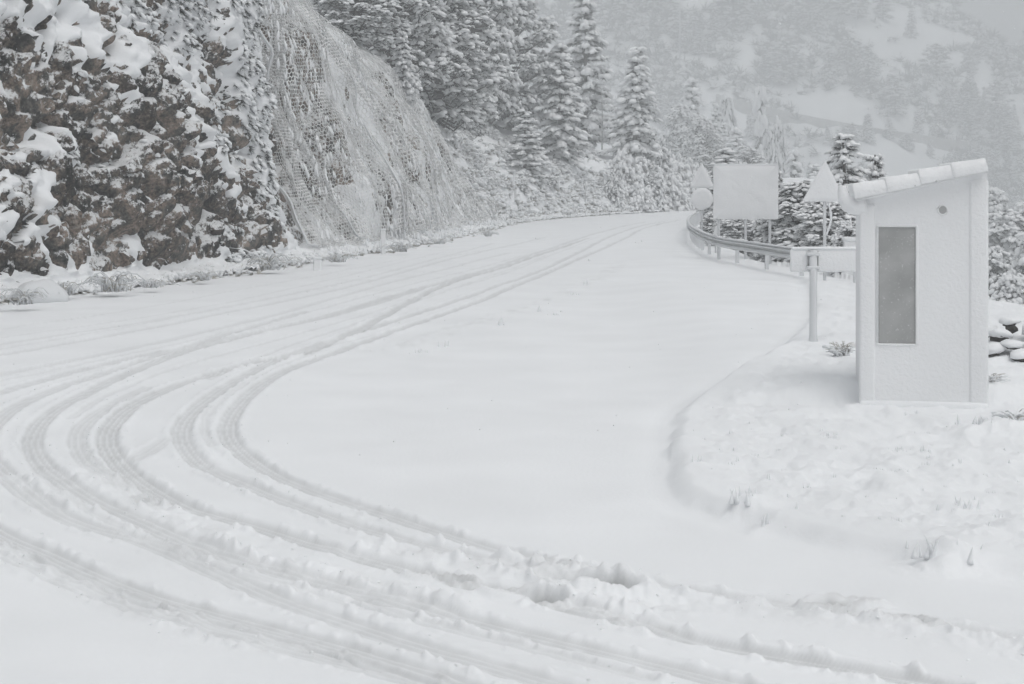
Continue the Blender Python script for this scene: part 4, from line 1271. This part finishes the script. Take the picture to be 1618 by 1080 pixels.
# ------------------------------------------------------------------ the hut
def build_hut():
    d0 = 19.5; pm = F / d0
    x0 = (1359 - CX) / pm
    zg = HC - (640 - HY) / pm
    W = 195 / pm; Dp = 1.5
    hl, hr = (640 - 316) / pm, (640 - 272) / pm
    rot = -math.atan2(x0, d0) + .035
    t = thing("roadside_hut", "small white rendered hut with sloping tiled roof and grey panel, plastered with snow", "hut", (x0, d0, zg), rot)
    def zt(x): return hl + (hr - hl) * x / W
    # front wall with a recess for the panel and a round vent
    rx0, rx1, rz0, rz1 = (1387 - 1359) / pm, (1445 - 1359) / pm, (640 - 542) / pm, (640 - 358) / pm
    bm = bmesh.new()
    xs = [0.0, rx0, rx1, W]
    def quad(a, b, c, e):
        bm.faces.new([bm.verts.new(v) for v in (a, b, c, e)])
    for i in range(3):
        a, b = xs[i], xs[i + 1]
        for (z0a, z1a, z1b) in ([(-.25, zt(a), zt(b))] if i != 1 else [(-.25, rz0, rz0), (rz1, zt(a), zt(b))]):
            n = 8
            for k in range(n):
                lo, hi = k / n, (k + 1) / n
                za0, za1 = z0a + (z1a - z0a) * lo, z0a + (z1a - z0a) * hi
                zb0, zb1 = z0a + (z1b - z0a) * lo, z0a + (z1b - z0a) * hi
                quad((a, 0, za0), (b, 0, zb0), (b, 0, zb1), (a, 0, za1))
    e = .035
    quad((rx0, 0, rz0), (rx0, e, rz0), (rx1, e, rz0), (rx1, 0, rz0))
    quad((rx0, 0, rz1), (rx1, 0, rz1), (rx1, e, rz1), (rx0, e, rz1))
    quad((rx0, 0, rz0), (rx0, 0, rz1), (rx0, e, rz1), (rx0, e, rz0))
    quad((rx1, 0, rz0), (rx1, e, rz0), (rx1, e, rz1), (rx1, 0, rz1))
    # sides and back
    quad((0, 0, -.25), (0, 0, zt(0)), (0, Dp, zt(0)), (0, Dp, -.25))
    quad((W, 0, -.25), (W, Dp, -.25), (W, Dp, zt(W)), (W, 0, zt(W)))
    quad((0, Dp, -.25), (0, Dp, zt(0)), (W, Dp, zt(W)), (W, Dp, -.25))
    bmesh.ops.remove_doubles(bm, verts=bm.verts, dist=1e-4)
    bmesh.ops.recalc_face_normals(bm, faces=bm.faces)
    wall = link("wall", bm_mesh("hut_wall", bm, M_PLASTER_SNOW), t)
    # grey panel in the recess
    bm = bmesh.new(); box(bm, ((rx0 + rx1) / 2, .022, (rz0 + rz1) / 2), (rx1 - rx0 - .004, .02, rz1 - rz0 - .004), .006, 1)
    link("notice_panel", bm_mesh("notice_panel", bm, M_BOARD), t, label="dark grey notice panel speckled with snow")
    # rounded rim of snow round the panel
    mb = MB()
    rim = rounded([(rx0 - .012, rz0 - .012), (rx1 + .012, rz0 - .012), (rx1 + .012, rz1 + .012), (rx0 - .012, rz1 + .012)], .018, 4)
    rim = np.array(rim + [rim[0]]); mb.tube(np.stack([rim[:, 0], np.full(len(rim), .004), rim[:, 1]], -1), .018, 6)
    link("panel_rim", mb.mesh("panel_rim", M_PLASTER_SNOW), t)
    # corner pilasters and plinth, softened by snow
    for (a, b, m) in ((-.01, .17, .03), (W - .20, W + .012, .022)):
        bm = bmesh.new()
        box(bm, ((a + b) / 2, .06 - m, (zt((a + b) / 2) - .07 - .25) / 2), (b - a, .12, zt((a + b) / 2) + .20), .034, 4)
        link("pilaster", bm_mesh("pilaster", bm, M_PLASTER_SNOW, True), t)
    bm = bmesh.new(); box(bm, (W / 2, .02, -.04), (W + .03, .18, .20), .045, 3)
    link("plinth", bm_mesh("plinth", bm, M_SNOW, True), t)
    # round vent
    vx, vz = (1486 - 1359) / pm, (640 - 331) / pm
    mb = MB(); th = np.linspace(0, 2 * math.pi, 25)
    mb.tube(np.stack([vx + .052 * np.cos(th), np.full(25, -.004), vz + .056 * np.sin(th)], -1), .012, 6)
    v = link("vent", mb.mesh("vent", M_PLASTER_SNOW), t)
    bm = bmesh.new()
    r = bmesh.ops.create_circle(bm, cap_ends=True, radius=.048, segments=24)
    bmesh.ops.rotate(bm, cent=(0, 0, 0), matrix=Matrix.Rotation(math.radians(90), 3, 'X'), verts=bm.verts)
    bmesh.ops.translate(bm, vec=(vx, -.004, vz), verts=bm.verts)
    link("vent_dark_disc", bm_mesh("vent_dark_disc", bm, M_BOARD), v)  # flat grey disc, its colour standing in for the dark inside the hole
    # roof: slab, verge of four barrel tiles and the rows behind it
    ang = math.atan2(hr - hl, W)
    Ls = math.hypot(W, hr - hl) + .045
    rm = Matrix.Rotation(-ang, 3, 'Y')
    bm = bmesh.new(); box(bm, (Ls / 2 - .06, Dp / 2 - .01, .035), (Ls - .02, Dp + .16, .075), .02, 2)
    bmesh.ops.rotate(bm, cent=(0, 0, 0), matrix=rm, verts=bm.verts); bmesh.ops.translate(bm, vec=(0, 0, hl), verts=bm.verts)
    slab = link("roof", bm_mesh("roof_slab", bm, M_PLASTER_SNOW, True), t)
    Lt = Ls / 4
    def tile_mesh():
        n, k = 9, 12
        V = []
        prof = [(0, .88), (.02, 1.0), (.06, 1.05), (.3, 1.0), (.6, .95), (.9, .91), (1.0, .89), (1.04, .80), (1.05, .5)]
        for u, s in prof:
            for a in np.linspace(-.35, math.pi + .35, k):
                V.append((u * Lt, -.105 * s * math.cos(a), -.01 + .125 * s * math.sin(a)))
        n = len(prof)
        q = grid_quads(n, k).reshape(-1, 4)
        c0, c1 = np.arange(k)[::-1][None], ((n - 1) * k + np.arange(k))[None]
        return np_mesh("roof_tile", V, [q[:, ::-1], c0[:, ::-1], c1[:, ::-1]], M_PLASTER_SNOW)
    tm = tile_mesh()
    for row in range(8):
        for k in range(4):
            o = link("roof_tile", tm, slab)
            loc = rm @ Vector((-.06 + k * Lt, -.05 + row * .225, .085 - .008 * (k % 2)))
            o.location = (loc.x, loc.y, loc.z + hl)
            o.rotation_euler = (0, -ang + .035, random.uniform(-.02, .02))
    # small drips of ice under the verge
    for u in (.42, .58, .72):
        bm = bmesh.new(); bmesh.ops.create_icosphere(bm, subdivisions=1, radius=.014)
        loc = rm @ Vector((u * Ls, -.14, .03)); bmesh.ops.translate(bm, vec=(loc.x, loc.y, loc.z + hl), verts=bm.verts)
        link("hook", bm_mesh("hook", bm, M_STEEL), slab)
    # snow-choked gutter end standing out past the low eave
    mb = MB()
    pts = np.array([(.03, .05, hl - .04), (-.06, .02, hl - .06), (-.14, 0, hl - .03), (-.185, 0, hl + .04), (-.20, 0, hl + .12), (-.20, 0, hl + .17)])
    mb.tube(catmull(pts, .03), np.interp(np.linspace(0, 1, len(catmull(pts, .03))), [0, .3, .6, .85, 1], [.13, .115, .075, .05, .045]), 10)
    link("gutter", mb.mesh("gutter", M_PLASTER_SNOW), t)
build_hut()

# pale cabinet half hidden behind the hut's left wall
d = 51.5; x = (1345 - CX) / F * d
t = thing("marker_cabinet", "small pale snow-capped cabinet between the direction board and the hut", "cabinet", (x, d, gz(x, d)))
hc = HC - (381 - HY) / F * d - gz(x, d)
bm = bmesh.new(); box(bm, (0, 0, hc / 2 - .1), (.46, .34, hc + .2), .03, 2)
link("body", bm_mesh("cabinet_body", bm, M_PLASTER_SNOW, True), t)
bm = bmesh.new(); box(bm, (0, 0, hc + .06), (.52, .40, .16), .06, 3)
link("snow_cap", bm_mesh("snow_cap", bm, M_SNOW, True), t)
bm = bmesh.new(); box(bm, (.04, -.178, hc - .42), (.32, .014, .7), .004, 1)
link("door", bm_mesh("cabinet_door", bm, M_PLASTER_SNOW), t)

# ------------------------------------------------------------------ roadside posts
def slab_post(name, px, py, top, wpx, label, cat, lean=0.0, m=M_PLASTER_SNOW):
    x, y = G(px, py); pm = F / y
    h = (py - top) / pm; w = wpx / pm
    t = thing(name, label, cat, (x, y, gz(x, y)), .1)
    bm = bmesh.new(); box(bm, (0, 0, h / 2 - .1), (w, w * .6, h + .2), w * .18, 3)
    link("post", bm_mesh(name + "_body", bm, m, True), t)
    bm = bmesh.new(); box(bm, (0, 0, h + .015), (w * 1.15, w * .85, .09), .035, 3)
    link("snow_cap", bm_mesh("snow_cap", bm, M_SNOW, True), t)
    t.rotation_euler = (0, lean, .1)
    return t
slab_post("delineator_post", 606, 401, 363, 7.5, "slim white delineator post at the foot of the netted slope", "delineator post", -.02)
slab_post("marker_stone", 501, 427, 408, 13, "short stubby marker stone at the near foot of the net", "marker stone", .03)
x, d = (1131 - CX) / F * 66.0, 66.0
t = thing("kerb_marker", "small slanted white marker showing above the guardrail under the board", "marker panel", (x, d, gz(x, d)))
bm = bmesh.new(); zc = HC - (366 - HY) / F * d - gz(x, d)
polygon_plate(bm, rounded([(-.16, zc - .25), (.15, zc - .28), (.15, zc + .22), (.0, zc + .22)], .03), .05)
link("plate", bm_mesh("marker_plate", bm, M_PLASTER_SNOW), t)
link("post", pole_mesh("marker_post", zc, .03), t, (0, .08, 0))
p = cut_point(925, 322)
if p is not None:
    t = thing("snow_stake", "thin dark stake on the bank where the nets end", "stake", (p.x, p.y, p.z))
    mb = MB(); mb.tube([(0, 0, -.3), (0, 0, 1), (0, 0, 36 / F * p.y)], .045, 6)
    link("rod", mb.mesh("stake_rod", M_STEEL), t)
    mb = MB(); mb.tube([(-.5, 0, .5), (0, 0, .52), (.55, 0, .5)], .025, 5)
    link("crossbar", mb.mesh("stake_bar", M_STEEL), t)
p = cut_point(951, 246)
if p is not None:
    t = thing("bare_sapling", "thin bare frosted sapling between the conifers on the slope", "tree", (p.x, p.y, p.z))
    k = 100 / F * p.y
    mb = MB(); mb.tube([(0, 0, -.2), (.05, 0, k * .5), (0, 0, k)], [.09, .07, .02], 6)
    link("trunk", mb.mesh("sapling_trunk", M_BARK_FROST), t)
    mb = MB(); rg = np.random.default_rng(9)
    for q in range(40):
        z = k * rg.uniform(.15, .95); az = rg.uniform(0, 6.28); L = k * .25 * (1.1 - z / k)
        mb.tube([(0, 0, z), (L * .5 * math.cos(az), L * .5 * math.sin(az), z + L * .5), (L * math.cos(az), L * math.sin(az), z + L * .7)], [.03, .022, .012], 4)
    link("crown", mb.mesh("sapling_branches", M_FROST), t)

# ------------------------------------------------------------------ tumbled stones right of the hut
def stone_heap():
    rg = np.random.default_rng(71)
    t = thing("stone_heap", "heap of dark stones under thick snow right of the hut", "stone heap", (6.7, 23.0, gz(6.7, 23.0)))
    rows = [(7.25, 24.0, .03, .30), (7.7, 24.1, .02, .34), (6.78, 24.3, .0, .26), (7.05, 24.6, .25, .30), (7.5, 24.5, .30, .30), (7.95, 24.6, .28, .32), (7.35, 24.9, .52, .26), (7.75, 24.9, .55, .30), (6.9, 24.9, .30, .26), (8.3, 24.3, .1, .34), (7.15, 24.25, .18, .2), (7.62, 24.2, .22, .18)]
    z0 = gz(6.7, 23.0)
    for i, (x, y, z, k) in enumerate(rows):
        x, y, k = 6.7 + (x - 7.1) * .72, 23.0 + (y - 24.2) * .9, k * float(rg.uniform(.42, .95))
        if i in (4, 7, 9): continue
        o = link("stone", rock_stone[i % 4], t, (x - 6.7, y - 23.0, gz(x, y) - z0 + z * .35 + .03))
        o.rotation_euler = (rg.uniform(-.2, .2), rg.uniform(-.2, .2), rg.uniform(0, 6))
        o.scale = (k * 1.0, k * .9, k * .55)
        bm = bmesh.new(); bmesh.ops.create_icosphere(bm, subdivisions=2, radius=1)
        for v in bm.verts:
            v.co *= 1 + .22 * math.sin(v.co.x * 4 + i) * math.cos(v.co.y * 5 + 2 * i) + .10 * math.sin(9 * v.co.x + 3 * i)
            if v.co.z < 0: v.co.z *= .55
        c = link("snow_cap", bm_mesh("stone_cap", bm, M_SNOW, True), o, (0, -.04, .34))
        c.scale = (1.10, 1.12, .95)
M_STONE = plain("dark_stone", (0.07, 0.068, 0.064), .9, .4, 7)
rock_stone = [rock_mesh(60 + s, M_STONE) for s in range(4)]
stone_heap()
o = link("boulder", rock_mesh(90, M_STONE), loc=(6.88, 23.6, gz(6.88, 23.6) + .16), label="dark bare boulder poking out at the top of the snowy heap", cat="boulder")
o.scale = (.12, .13, .11)

# ------------------------------------------------------------------ grass and tufts
def blade_tubes(mb, rg, n, h, spread, droop, r=.008):
    for _ in range(n):
        az = rg.uniform(0, 6.28); L = h * rg.uniform(.5, 1.15); s = spread * rg.uniform(.2, 1)
        u = np.linspace(0, 1, 6)
        out = s * u ** 1.3
        z = L * (u - droop * u ** 3)
        b = rg.normal(size=2) * spread * .15
        mb.tube(np.stack([b[0] + out * math.cos(az), b[1] + out * math.sin(az), z], -1), np.linspace(r * 1.3, r * .6, 6), 4)

def grass_mesh(seed, n, h, spread, droop, m, r=.01):
    rg = np.random.default_rng(seed); mb = MB(); blade_tubes(mb, rg, n, h, spread, droop, r)
    return mb.mesh("grass_blades", m)
GC = [(grass_mesh(301, 34, .75, .75, .75, M_FROST, .016), grass_mesh(302, 16, .6, .7, .7, M_DRYGRASS, .008)), (grass_mesh(303, 30, .55, .8, .8, M_FROST, .015), grass_mesh(304, 14, .5, .6, .7, M_DRYGRASS, .008))]
CL = [(192, 458, 1.25, "arching frosted grass clump at the foot of the brown crag"), (108, 462, 1.05, "bent frosted stalks beside the low snowy mound, far left"), (46, 478, .9, "frosted grass at the far left foot of the crag"), (250, 452, .8, "small frosted grass clump under the crag's darkest hollow"), (436, 424, 1.3, "snow-laden drooping clump right of the crag by the net"), (540, 412, 1.0, "frosted grass clump between the marker stone and delineator post"), (640, 396, 1.0, "frosted grass right of the slim delineator post"), (700, 384, .9, "frosted grass clump under the middle of the net"), (775, 372, .8, "frosted grass clump under the far half of the net"), (330, 440, .9, "frosted grass below the right part of the crag")]
for i, (px, py, k, lb) in enumerate(CL):
    x, y = G(px, py, .15)
    t = thing("grass_clump", lb, "grass clump", (x - .15, y, .12), i * 1.4, "frosted grass clumps along the foot of the cutting")
    t.scale = (k, k, k)
    link("frosted_blades", GC[i % 2][0], t); link("dry_blades", GC[i % 2][1], t)
x, y = G(1330, 566, .25)
t = thing("dry_grass_tuft", "scruffy dry grass tuft between the direction post and the hut", "grass tuft", (x, y, gz(x, y) - .02))
link("dry_blades", grass_mesh(311, 46, .30, .22, .35, M_DRYGRASS, .004), t); link("frosted_blades", grass_mesh(312, 60, .24, .28, .5, M_SNOW, .012), t)
x, y = G(1600, 668, .1)
t = thing("dry_grass_tuft", "snowed-in grass tuft at the right edge below the stone heap", "grass tuft", (x, y, gz(x, y) - .02))
link("dry_blades", grass_mesh(313, 8, .26, .22, .4, M_DRYGRASS, .004), t); link("frosted_blades", grass_mesh(314, 44, .24, .30, .5, M_SNOW, .014), t)
x, y = G(1565, 628, .1)
t = thing("dry_grass_tuft", "thin frosted grass at the right corner of the hut", "grass tuft", (x, y, gz(x, y) - .02))
link("dry_blades", grass_mesh(315, 12, .2, .2, .4, M_DRYGRASS, .004), t); link("frosted_blades", grass_mesh(316, 30, .18, .26, .5, M_SNOW, .012), t)

def tuft_mesh(seed, n, h, spread):
    """grass blades buried and gathered into little snow horns"""
    rg = np.random.default_rng(seed); mb = MB()
    for _ in range(n):
        b = rg.normal(size=2) * spread; L = h * rg.uniform(.35, 1.1); az = rg.uniform(0, 6.28); ln = rg.uniform(.1, .5) * L
        u = np.linspace(0, 1, 6)
        rad = L * np.array([.26, .20, .14, .10, .06, .015]) * rg.uniform(.7, 1.2)
        mb.tube(np.stack([b[0] + ln * u ** 2 * math.cos(az), b[1] + ln * u ** 2 * math.sin(az), L * u * 1.5 - .55 * L], -1), rad, 9)
    return mb.mesh("snow_tuft", M_SNOW)
TUFTS = [tuft_mesh(321, 9, .085, .030), tuft_mesh(322, 13, .075, .042), tuft_mesh(323, 5, .11, .016), tuft_mesh(324, 18, .07, .060)]
def tuft(px, py, k, which, label, group):
    x, y = G(px, py, .06)
    o = link("snow_tuft", TUFTS[which], None, (x, y, gz(x, y) - .005 - .018 * max(0, k - .7)), (0, 0, random.uniform(0, 6)), None, label, "grass tuft", group)
    o.scale = (k, k, k)
BIG = [(1480, 880, 1.5, 3, "largest snow-buried grass hummock on the verge, near its lower edge"), (1180, 802, 1.3, 1, "horned snow tuft at the near corner of the kerbed verge"), (1212, 822, .9, 2, "twin snow horns just right of the near-corner tuft"), (1104, 742, .8, 0, "snow-buried tuft at the left tip of the verge"), (1512, 684, 1.1, 2, "single tall snow horn below the hut's right corner"), (1560, 690, 1.1, 3, "broad snowed-in tuft under the hut, toward the right edge"), (1525, 815, 1.2, 1, "pale snow horns midway on the verge's right side")]
for b in BIG: tuft(*b, "snow-buried tufts on the verge")
rgt = np.random.default_rng(81)
k = 0
while k < 60:
    px, py = rgt.uniform(1085, 1610), rgt.uniform(655, 880)
    x, y = G(px, py, .06)
    if not in_poly(np.array([x]), np.array([y]), isl_poly)[0] or poly_dist(np.array([x]), np.array([y]), isl)[0] < .25: continue
    tuft(px, py, rgt.uniform(.22, .6), int(rgt.integers(0, 4)), "small snow-capped grass tip poking up on the verge", "small grass tips on the verge"); k += 1
for (px, py, s, w, lb) in [(793, 510, 1.5, 2, "upright snow horn on the ridge between the road and lot, the tallest there"), (853, 488, 1.2, 2, "snow horn right of the tallest one on the road's edge ridge"), (880, 494, .9, 3, "low snow lump beside the second horn on the ridge"), (908, 463, 1.2, 1, "snow tuft on the ridge nearer the bend, left of a pair"), (925, 447, 1.4, 2, "snow tuft on the ridge nearer the bend, right of a pair"), (664, 550, 1.1, 1, "snow tuft at the near end of the ridge, left"), (704, 542, 1.3, 0, "pointed snow tuft at the near end of the ridge, right")]:
    tuft(px, py, s * 1.15, w, lb, "snow horns on the ridge beside the road")
for i in range(14):
    tuft(1378 + i * 13, 641 + random.uniform(0, 6), random.uniform(.2, .45), i % 4, "tiny snow-capped grass tip at the foot of the hut", "grass tips along the hut's foot")

# ragged verge along the foot of the cutting
def verge_grass():
    rg = np.random.default_rng(91)
    n = 5200
    s = rg.uniform(s_of_d(34), s_of_d(150), n) ; bx, by = at_s(s); nx, ny = nrm_s(s)
    u = rg.normal(.05, .38, n) + .25 * fbm2(s / 3, s * 0, 2, 93)
    z = .02 + .12 * sstep(-.5, .8, u)
    P = np.stack([bx + nx * u, by + ny * u, z], -1)
    Dv = rg.normal(size=P.shape) * np.array([1, 1, .2]) + np.array([.15, 0, .55])
    cr, sn = foliage_meshes("verge_grass", P, Dv, rg.uniform(.10, .26, n), rg, snow_share=.9, snow_k=1.0, m_needle=M_DRYGRASS, m_snow=M_SNOW)
    o = link("verge_grass", cr, kind="stuff", label="ragged snow-matted grass along the foot of the cutting", cat="grass")
    link("snow_cover", sn, o, kind="stuff")
verge_grass()

x, y = G(45, 484, .2)
bm = bmesh.new(); bmesh.ops.create_icosphere(bm, subdivisions=3, radius=1)
for v in bm.verts:
    v.co *= 1 + .14 * math.sin(3 * v.co.x + 1) * math.cos(4 * v.co.y) + .05 * math.sin(9 * v.co.x)
o = link("snowy_boulder", bm_mesh("snowy_boulder", bm, M_FROST, True), None, ((65 - CX) / F * 38.5, 38.5, .1), (0, .15, .4), None, "low rounded snow-covered boulder at the far left foot of the crag", "boulder")
o.scale = (.62, .5, .36)

# crumbs of snow thrown up between the tracks
def crumbs():
    rg = np.random.default_rng(95)
    P = []
    for (pts, w, hgt) in RIDGES[:4] + [RIDGES[5], RIDGES[6]]:
        c = catmull([G(*p) for p in pts], .05)
        k = rg.integers(0, len(c), int(len(c) * 1.6))
        P.append(c[k] + rg.normal(size=(len(k), 2)) * w * .8)
    for (pts, w, dep, amt) in TR[:8]:
        c = catmull([G(*p) for p in pts if p[1] > 520], .1)
        k = rg.integers(0, len(c), int(len(c) * .5))
        sg = np.where(rg.random(len(k)) < .5, -1, 1)
        tq = unit(np.gradient(c, axis=0))[k]
        P.append(c[k] + np.stack([-tq[:, 1], tq[:, 0]], -1) * (sg * (w + np.abs(rg.normal(0, .07, len(k)))))[:, None])
    P = np.vstack(P)
    n = len(P)
    Z = ground_z(P[:, 0], P[:, 1])
    P3 = np.stack([P[:, 0], P[:, 1], Z - .003], -1)
    k = (.006 + .02 * rg.random(n) ** 3)[:, None]
    X, Y, Zv = frames(rg.normal(size=(n, 3)) * np.array([1, 1, .3]), rg)
    V, Fs = instance(*DOME, P3 - X * k * .45, X * k, Y * k * 2.2, Zv * k * 1.7)
    link("snow_crumbs", np_mesh("snow_crumbs", V, Fs, M_SNOW, True), kind="stuff", label="loose crumbs of snow thrown up along the tyre tracks", cat="snow crumbs")
crumbs()

# ------------------------------------------------------------------ falling snow
def snowfall():
    rg = np.random.default_rng(99)
    n = 5200
    y = 7 + 60 * rg.random(n) ** .6
    x = (rg.random(n) * 2 - 1) * y * .36; z = HC + (rg.random(n) * .75 - .34) * y * .6
    ok = (z > .3) & (x > np.interp(y, Bc[:, 1], Bc[:, 0]) + 2)
    P = np.stack([x, y, z], -1)[ok]
    n = len(P)
    T = np.array([(1, 0, 0), (-1, 0, 0), (0, 1, 0), (0, -1, 0), (0, 0, 1), (0, 0, -1)], float)
    Fo = [np.array([(0, 2, 4), (2, 1, 4), (1, 3, 4), (3, 0, 4), (2, 0, 5), (1, 2, 5), (3, 1, 5), (0, 3, 5)])]
    k = rg.uniform(.004, .008, n)[:, None]
    I = np.eye(3)
    V, Fs = instance(T, Fo, P, I[0][None] * k, I[1][None] * k, I[2][None] * k)
    link("falling_snow", np_mesh("falling_snow", V, Fs, M_SNOW), kind="stuff", label="fine snowflakes falling across the whole scene", cat="snowflakes")
snowfall()

# ------------------------------------------------------------------ haze
bm = bmesh.new()
zlo, zhi = float(GZ.min()) - 1.0, max(240.0, float(GZ.max()) + 15)
lo, hi = Vector((-1600, -95, zlo)), Vector((1600, 1400, zhi))
box(bm, (lo + hi) / 2, hi - lo)
m = bpy.data.materials.new("haze_air"); m.use_nodes = True
n, l = m.node_tree.nodes, m.node_tree.links
n.clear()
o_ = n.new("ShaderNodeOutputMaterial"); v_ = n.new("ShaderNodeVolumePrincipled")
v_.inputs["Color"].default_value = (0.93, 0.955, 0.97, 1)
v_.inputs["Density"].default_value = HAZE_DENSITY
v_.inputs["Anisotropy"].default_value = 0.2
l.new(v_.outputs[0], o_.inputs["Volume"])
link("haze", bm_mesh("haze", bm, m), kind="stuff", label="pale snow haze filling the valley", cat="haze")
